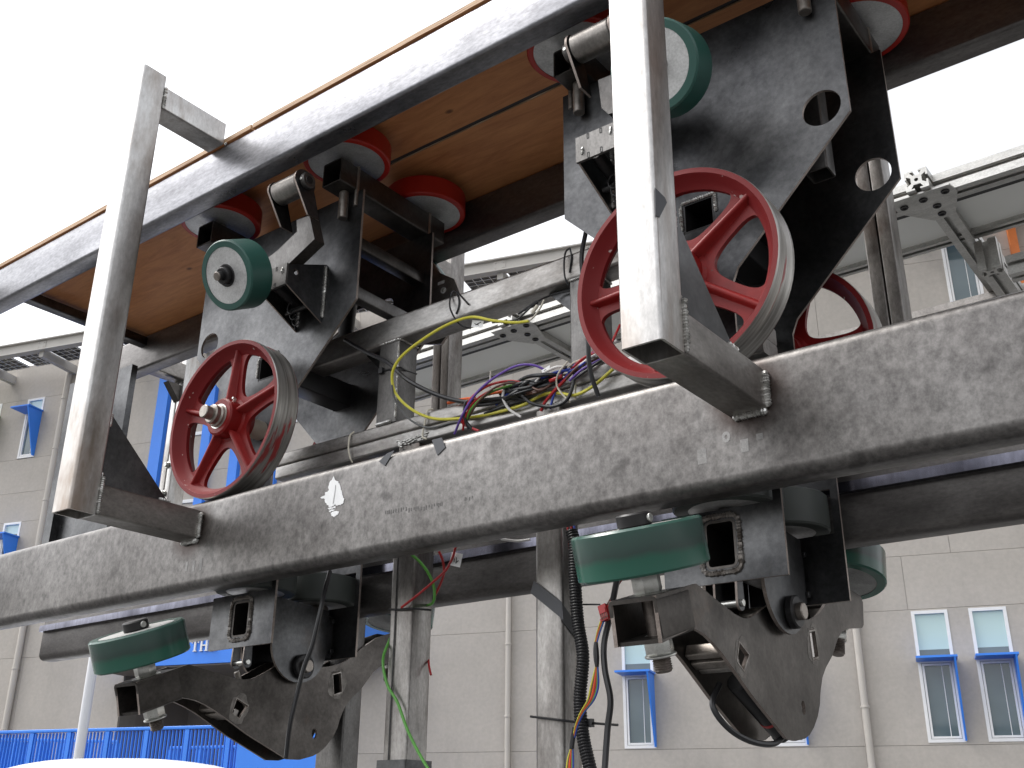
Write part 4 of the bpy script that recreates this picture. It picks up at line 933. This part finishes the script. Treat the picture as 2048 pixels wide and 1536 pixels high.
cable('cable', [(1150, 580, 2.58), (1110, 588, 2.57), (1075, 603, 2.53), (1050, 625, 2.51), (1030, 640, 2.51), (985, 645, 2.52)], .0035, W['black'], 'thin black lead under the upper tube ending in a plug')
mb = MB(); a, b = atY(1076, 603, 2.525), atY(1036, 628, 2.51); mb.sweep([a, a.lerp(b, .3), b], .0075, 8, smooth=3, var=lambda t: .5+.6*math.sin(math.pi*min(1, t+.15))); top('plug', mb, M['black'], 'black moulded plug on the lead under the upper tube', 'plug', org=a)
cable('cable', [(1088, 600, 2.52), (1078, 620, 2.51), (1060, 640, 2.50), (1035, 645, 2.50)], .003, M['natural'], 'pale tan wire end beside the black plug')
mb = MB(); mb.sweep([atY(1075, 611, 2.512), atY(1064, 626, 2.507)], .0062, 8, smooth=0); top('connector', mb, M['natural'], 'pale tan connector on the wire beside the black plug', 'connector', org=atY(1075, 611, 2.512))
B = [('red', [(958, 862, 2.53), (930, 850, 2.53), (925, 838, 2.52), (940, 800, 2.50), (975, 772, 2.49), (1020, 762, 2.51), (1060, 770, 2.53)], 'red wire arching up left of the bundle', .0035),
     ('red', [(926, 860, 2.53), (930, 836, 2.51), (950, 802, 2.50), (990, 778, 2.50), (1035, 770, 2.52)], 'second, lower red wire of the left arch', .003),
     ('purple', [(909, 868, 2.53), (925, 830, 2.50), (950, 790, 2.49), (985, 758, 2.48), (1030, 733, 2.48), (1065, 730, 2.49), (1095, 742, 2.51)], 'purple wire, highest arch of the bundle', .0032),
     ('green', [(932, 842, 2.52), (945, 815, 2.50), (975, 788, 2.49), (1010, 774, 2.50), (1050, 766, 2.52)], 'green wire arching through the bundle', .0035),
     ('brown', [(935, 838, 2.52), (960, 800, 2.49), (1000, 770, 2.48), (1045, 765, 2.51), (1090, 755, 2.52), (1150, 745, 2.53), (1200, 718, 2.54)], 'brown wire through the bundle to the red wheel', .003),
     ('black', [(938, 858, 2.53), (930, 835, 2.51), (932, 805, 2.50), (955, 800, 2.51), (1010, 795, 2.51), (1060, 783, 2.52), (1110, 768, 2.53)], 'black wire looping at the left of the bundle', .0042),
     ('black', [(944, 858, 2.53), (930, 838, 2.515), (935, 815, 2.51), (980, 808, 2.52), (1040, 790, 2.52), (1090, 765, 2.53)], 'second black wire looping low at the left of the bundle', .0042),
     ('black', [(1060, 803, 2.53), (1020, 790, 2.52), (1008, 772, 2.51), (1020, 764, 2.51), (1050, 770, 2.52), (1075, 768, 2.52), (1100, 755, 2.52)], 'black wire curling round the middle of the bundle', .004),
     ('black', [(1005, 792, 2.53), (1040, 790, 2.51), (1060, 805, 2.51), (1085, 812, 2.52), (1110, 812, 2.52), (1135, 798, 2.52), (1148, 760, 2.52), (1145, 735, 2.52), (1125, 735, 2.52)], 'black wire with a loop up at the right of the bundle', .0042),
     ('black', [(1010, 780, 2.52), (1060, 778, 2.51), (1100, 768, 2.52), (1125, 755, 2.52)], 'black sleeved wire crossing the middle of the bundle', .0055),
     ('black', [(960, 800, 2.53), (1000, 798, 2.52), (1050, 798, 2.53), (1000, 815, 2.53), (970, 828, 2.54)], 'black wire lying on the tube under the bundle', .0045),
     ('grey', [(783, 770, 2.47), (790, 800, 2.49), (815, 835, 2.52), (855, 855, 2.54), (905, 845, 2.545), (930, 842, 2.545)], 'thin dark grey wire sagging beneath the yellow loop', .003),
     ('white', [(1042, 834, 2.53), (1018, 818, 2.52), (1006, 796, 2.51), (1008, 780, 2.51)], 'white wire with a red stripe dropping to the rail', .0035),
     ('white', [(1070, 766, 2.51), (1085, 748, 2.50), (1110, 735, 2.50), (1130, 733, 2.51)], 'white wire leading to the label flag', .0035),
     ('orange', [(896, 806, 2.54), (925, 799, 2.535), (950, 796, 2.53)], 'orange wire end, left of the bundle', .0045),
     ('orange', [(975, 788, 2.53), (1005, 783, 2.52), (1025, 778, 2.52)], 'orange wire end, inside the bundle', .0045),
     ('blue', [(1075, 760, 2.515), (1110, 745, 2.515), (1140, 738, 2.52), (1165, 720, 2.53), (1190, 705, 2.53), (1215, 692, 2.53)], 'blue wire rising behind the rim of the right red wheel', .004),
     ('red', [(1082, 822, 2.53), (1090, 805, 2.525), (1115, 775, 2.52), (1145, 745, 2.525), (1175, 715, 2.53), (1205, 690, 2.53)], 'red wire rising from the rail to the right red wheel', .004),
     ('blue', [(1100, 818, 2.53), (1110, 785, 2.525), (1130, 755, 2.525), (1160, 725, 2.53)], 'blue wire beside the rising red wire', .003),
     ('red', [(1100, 762, 2.51), (1112, 757, 2.51), (1124, 752, 2.515)], 'short red sleeve on a black wire in the bundle', .0048),
     ('purple', [(1105, 770, 2.525), (1125, 745, 2.525), (1150, 725, 2.53)], 'short purple wire at the right of the bundle', .003),
     ('red', [(1222, 690, 2.45), (1232, 668, 2.46), (1240, 650, 2.5)], 'red wire end seen through the right red wheel', .003)]
for k, pts, lab, r in B: cable('cable', pts, r*1.3, W[k], lab)
# the taped-up knot of black splices in the middle of the tangle
wb = thing('wire_knot', 'knot of black taped wire splices in the middle of the tangle', 'wires', atY(1045, 775, 2.51), group='loose wires on the carrier frame')
rnd = random.Random(21)
for k in range(13):
    x0 = rnd.uniform(985, 1030); x1 = rnd.uniform(1070, 1125); f = rnd.uniform(-1, 1)
    y0 = 800-(x0-985)*.28+f*12; y1 = 772-(x1-1070)*.33+f*9+rnd.uniform(-5, 5)
    pts = [atY(x0, y0, 2.53), atY(x0+(x1-x0)*.33, y0+(y1-y0)*.4+rnd.uniform(-14, 8), 2.505+rnd.uniform(-.015, .02)), atY(x0+(x1-x0)*.66, y0+(y1-y0)*.6+rnd.uniform(-12, 10), 2.505+rnd.uniform(-.015, .02)), atY(x1, y1, 2.53)]
    mb = MB(); mb.sweep(pts, rnd.choice((.0038, .0045, .006)), 7, var=(lambda t: .7+.5*math.sin(math.pi*t)) if k % 3 == 0 else None); part('strand', mb, W['black' if k % 5 else 'brown'] if k != 7 else W['blue'], wb)
for k in range(6):
    x = rnd.uniform(1125, 1150); y = rnd.uniform(738, 765)
    mb = MB(); mb.sweep([atY(x, y, 2.52), atY(x+25, y-20+rnd.uniform(-6, 6), 2.505), atY(x+60, y-42+rnd.uniform(-6, 6), 2.52), atY(x+85, y-58, 2.535)], .0042, 7); part('strand', mb, W[('blue', 'red', 'black', 'purple', 'brown', 'white')[k]], wb)
# zip ties
def tie(pts, label, mat, r=.0032, flat=True): return cable('cable_tie', pts, r, mat, label, 'cable tie', 'cable ties', 6)
tie([(937, 609, 2.545), (912, 583, 2.548), (902, 590, 2.545), (900, 615, 2.52), (912, 640, 2.49), (925, 652, 2.50), (942, 657, 2.52)], 'black cable tie hanging round the upper tube above the yellow wire', M['black'])
tie([(913, 583, 2.548), (918, 600, 2.547), (917, 615, 2.547), (912, 628, 2.547)], 'dark inner side of the cable tie on the upper tube, left one', M['black'])
tie([(1140, 496, 2.548), (1131, 505, 2.54), (1128, 530, 2.53), (1130, 555, 2.53), (1137, 570, 2.54)], 'black cable tie round the upper tube beside the right red wheel', M['black'])
tie([(1140, 496, 2.548), (1143, 515, 2.547), (1139, 545, 2.547)], 'dark inner side of the cable tie beside the right red wheel', M['black'])
tie([(760, 742, 2.548), (785, 738, 2.546), (800, 735, 2.546), (815, 742, 2.60), (833, 748, 2.65)], 'black cable tie round the left upright tube', M['black'], .0036)
mb = MB(); q = atY(763, 742, 2.545); mb.box((q.x-.010, q.y-.008, q.z-.011), (q.x+.010, q.y+.004, q.z+.011)); top('tie_head', mb, M['black'], 'black square tie head at the corner of the left upright tube', 'cable tie', org=q)
tie([(866, 818, 2.56), (855, 822, 2.545), (850, 845, 2.54), (845, 872, 2.54), (853, 878, 2.54)], 'pale nylon cable tie round the lower tube near the weld spatter', M['natural'])
tie([(708, 864, 2.56), (700, 872, 2.545), (697, 895, 2.54), (700, 915, 2.54), (705, 925, 2.55)], 'pale nylon cable tie round the lower tube, nearest the left red wheel', M['natural'])
tie([(1136, 722, 2.50), (1118, 745, 2.50), (1113, 762, 2.51), (1118, 780, 2.52), (1140, 805, 2.53)], 'pale nylon cable tie curving below the label flag', M['natural'])
tie([(1140, 740, 2.52), (1150, 760, 2.53), (1150, 800, 2.54)], 'short pale nylon tie tail right of the bundle', M['natural'])
tie([(1215, 715, 2.53), (1190, 715, 2.52), (1172, 717, 2.51), (1150, 724, 2.51), (1135, 735, 2.51)], 'pale nylon cable tie lying along the wires to the red wheel', M['natural'])
tie([(981, 742, 2.55), (980, 775, 2.545)], 'thin dark tie tail standing behind the purple wire', M['pipe'], .003)
tie([(778, 1219, 2.54), (800, 1219, 2.54), (824, 1217, 2.54), (862, 1220, 2.60)], 'black cable tie round the left hanging post', M['black'], .0036)
tie([(1061, 1433, 2.54), (1095, 1437, 2.54), (1120, 1440, 2.54), (1150, 1444, 2.56), (1180, 1446, 2.57), (1236, 1450, 2.58)], 'black cable tie round the right hanging post with its long tail', M['black'], .0036)
mb = MB(); q = atY(1181, 1446, 2.57); mb.box((q.x-.009, q.y-.008, q.z-.011), (q.x+.009, q.y+.006, q.z+.011)); top('tie_head', mb, M['black'], 'black square tie head beside the corrugated conduit', 'cable tie', org=q)
tie([(1160, 1209, 2.58), (1200, 1209, 2.57)], 'straight dark tie tail sticking out left of the red connector', M['black'], .0025)
# label flags
def flag(pts, y, label, marks):
    P = [atY(a, b, y) for a, b in pts]; mb = MB(); mb.prism([(p.x, p.z) for p in P], (0, y, 0), (1, 0, 0), (0, 0, 1), .001)
    o = top('wire_label', mb, M['white_paint'], label, 'label', 'paper label flags', org=P[0])
    mb = MB()
    for st in marks: mb.sweep([atY(a, b, y-.0017) for a, b in st], .0012, 5, smooth=0)
    part('handwriting', mb, M['black'], o); return o
flag([(904, 1104), (926, 1108), (920, 1135), (898, 1130)], 2.515, 'white label flag on the red wire under the rail', [[(909, 1117), (908, 1124)], [(913, 1115), (912, 1127)], [(917, 1121), (911, 1126)]])
flag([(945, 640), (968, 642), (964, 655), (943, 654)], 2.505, 'white label flag behind the yellow wire under the upper tube', [[(951, 650), (958, 646)], [(955, 648), (962, 644)], [(949, 647), (957, 650)]])
flag([(1083, 741), (1100, 730), (1099, 742), (1089, 753)], 2.50, 'white label flag on the white wire in the bundle', [[(1088, 742), (1092, 739)], [(1091, 744), (1096, 739)]])
# under the rail
cable('cable', [(1, 1, 1)] and [(821, 1108, 2.50), (838, 1122, 2.52), (856, 1145, 2.53), (868, 1175, 2.54), (866, 1205, 2.56), (845, 1215, 2.66), (800, 1245, 2.68), (775, 1290, 2.55), (766, 1325, 2.54), (775, 1370, 2.535), (795, 1405, 2.535), (815, 1460, 2.53), (840, 1510, 2.53), (870, 1560, 2.53)], .0048, W['brightgreen'], 'green wire wound down the left hanging post', group='wires on the hanging posts')
cable('cable', [(912, 1090, 2.50), (905, 1115, 2.51), (892, 1140, 2.52), (865, 1165, 2.525), (835, 1190, 2.53), (803, 1215, 2.535)], .0042, W['red'], 'red wire with the label flag slanting to the left hanging post', group='wires on the hanging posts')
cable('cable', [(878, 1103, 2.52), (885, 1120, 2.53), (888, 1145, 2.55), (880, 1170, 2.58), (868, 1195, 2.62)], .0042, W['red'], 'red wire behind the label flag, curving right of the post', group='wires on the hanging posts')
cable('cable', [(857, 1310, 2.66), (858, 1330, 2.63), (862, 1350, 2.62)], .0035, W['red'], 'short red wire end on the right edge of the left hanging post', group='wires on the hanging posts')
cable('cable', [(1060, 1079, 2.5), (1035, 1082, 2.49), (1010, 1079, 2.47), (1003, 1078, 2.47)], .004, W['white'], 'white wire under the rail left of the right hanging post', group='wires on the hanging posts')
cable('cable', [(660, 1143, 2.42), (650, 1180, 2.38), (640, 1225, 2.36), (625, 1290, 2.36), (608, 1335, 2.36), (594, 1390, 2.36), (580, 1450, 2.36), (572, 1516, 2.38)], .0075, W['black'], 'black cable hanging in front of the left guide yoke', group='wires on the guide yokes')
cable('cable', [Vector((XR-.05, *atX(1410, 1370, XR-.09).yz)), Vector((XR-.05, *atX(1425, 1410, XR-.05).yz)), Vector((XR-.03, *atX(1455, 1455, XR-.03).yz)), Vector((XR-.01, *atX(1500, 1482, XR-.01).yz)), Vector((XR+.01, *atX(1545, 1488, XR+.01).yz)), Vector((XR+.02, *atX(1568, 1472, XR+.02).yz))], .0075, W['black'], 'black cable looping under the right guide yoke', group='wires on the guide yokes')
path = [(1143, 1062, 2.55), (1149, 1090, 2.55), (1150, 1157, 2.555), (1156, 1244, 2.56), (1166, 1314, 2.56), (1160, 1401, 2.56), (1166, 1471, 2.555), (1180, 1536, 2.55), (1195, 1600, 2.55)]
mb = MB(); P = [atY(*p) for p in path]; o = []; Q = [2*P[0]-P[1]]+P+[2*P[-1]-P[-2]]
for i in range(1, len(Q)-2):
    for k in range(40):
        t = k/40; a, b, c, d = Q[i-1:i+3]; o.append(.5*((2*b)+(c-a)*t+(2*a-5*b+4*c-d)*t*t+(3*b-a-3*c+d)*t**3))
L = [0]
for i in range(1, len(o)): L.append(L[-1]+(o[i]-o[i-1]).length)
nr = int(L[-1]/.0021); res = []; j = 0
for k in range(nr):
    s_ = L[-1]*k/nr
    while L[j+1] < s_: j += 1
    res.append(o[j].lerp(o[j+1], (s_-L[j])/(L[j+1]-L[j])))
seq = [1.0, 1.04, 1.0, .86]
mb.sweep(res, .0185, 14, smooth=0, var=lambda t: seq[int(round(t*(nr-1))) % 4])
top('corrugated_conduit', mb, M['black'], 'black corrugated conduit running down beside the right hanging post', 'conduit', org=P[0])
for k, dx, lab in (('red', 0, 'red wire entering the conduit, left one'), ('red', 7, 'red wire entering the conduit, right one'), ('blue', 13, 'blue wire entering the conduit'), ('black', 4, 'black wire entering the conduit')):
    cable('cable', [(1134+dx, 1040, 2.56), (1137+dx, 1070, 2.555), (1140+dx*.8, 1100, 2.55)], .0036, W[k], lab, group='wires on the hanging posts')
cable('cable', [(1236, 1150, 2.40), (1228, 1190, 2.45), (1218, 1240, 2.47), (1208, 1290, 2.47), (1210, 1340, 2.46), (1221, 1400, 2.46), (1215, 1460, 2.46), (1208, 1560, 2.45)], .0085, W['black'], 'thick black cable hanging right of the corrugated conduit', group='wires on the hanging posts')
q = atY(1210, 1226, 2.45)
con = thing('connector', 'red plastic plug connector beside the black cable under the green wheel', 'connector', q)
mb = MB(); Rm = Matrix.Translation(q) @ Matrix.Rotation(rad(-16), 4, 'Y'); mb.box((-.012, -.010, -.012), (.012, .010, .022), 0, Rm); mb.box((-.010, -.013, -.002), (.010, -.010, .012), 0, Rm); mb.box((-.016, -.008, -.02), (.010, .008, -.012), 0, Rm); part('shell', mb, W['red'], con, angle=20)
mb = MB()
for k in range(4): mb.box((-.0105+.006*k, -.0105, -.018), (-.0075+.006*k, -.0100, .0), 0, Rm)
part('latch_slots', mb, W['brown'], con, angle=20)
for k, (c_, d) in enumerate((('yellow', -7), ('orange', -2), ('red', 1), ('blue', 6), ('green', 4), ('brown', -4))):
    cable('cable', [(1207+d*.5, 1236, 2.448), (1198+d*.4, 1262, 2.45), (1192+d*.3, 1285, 2.45)], .0022, W[c_], c_+' wire between the red plug and the black sleeve', group='wires on the hanging posts')
    cable('cable', [(1194+d*.2, 1330, 2.45), (1190+d*1.1, 1372, 2.455), (1182+d*.9, 1400, 2.46), (1165+d*.5, 1425, 2.475), (1154+d*.3, 1450, 2.49), (1148+d*.2, 1475, 2.50)], .0027, W[c_], c_+' wire fanning out below the black sleeve to the conduit', group='wires on the hanging posts')
    cable('cable', [(1144+d*.2, 1495, 2.50), (1141+d*.9, 1525, 2.50), (1140+d*1.1, 1570, 2.50)], .0027, W[c_], c_+' wire at the bottom edge, left of the conduit', group='wires on the hanging posts')
cable('cable_sleeve', [(1192, 1284, 2.45), (1192, 1300, 2.45), (1193, 1318, 2.45), (1194, 1334, 2.45)], .0075, M['black'], 'black sleeve on the thin coloured wires beside the conduit', 'sleeve', 'wires on the hanging posts', var=lambda t: .5+.6*math.sin(math.pi*(.1+.8*t)))
cable('cable_sleeve', [(1149, 1455, 2.50), (1146, 1475, 2.50), (1143, 1498, 2.50)], .0065, M['black'], 'lower black sleeve on the coloured wires at the post corner', 'sleeve', 'wires on the hanging posts')
cable('cable', [(1255, 1150, 2.42), (1240, 1165, 2.45), (1225, 1195, 2.452), (1214, 1216, 2.45)], .002, W['red'], 'thin red wire from behind the green wheel to the red plug', group='wires on the hanging posts')
cable('cable', [(1248, 1150, 2.42), (1236, 1168, 2.45), (1222, 1195, 2.452), (1210, 1216, 2.45)], .002, W['brown'], 'thin brown wire from behind the green wheel to the red plug', group='wires on the hanging posts')
# black tape wrapped slantwise over the right hanging post
P = [atY(1068, 1162, 2.5465), atY(1124, 1204, 2.5465), atY(1127, 1240, 2.5465), atY(1061, 1186, 2.5465)]
mb = MB(); mb.prism([(p.x, p.z) for p in P], (0, 2.5475, 0), (1, 0, 0), (0, 0, 1), .002); mb.prism([(2.5455, P[1].z), (2.65, P[1].z-.07), (2.65, P[1].z-.115), (2.5455, P[2].z)], (-1.7615, 0, 0), (0, 1, 0), (0, 0, 1), .002)
top('tape_wrap', mb, M['tape'], 'black tape wrapped slantwise round the right hanging post', 'tape', org=P[0])
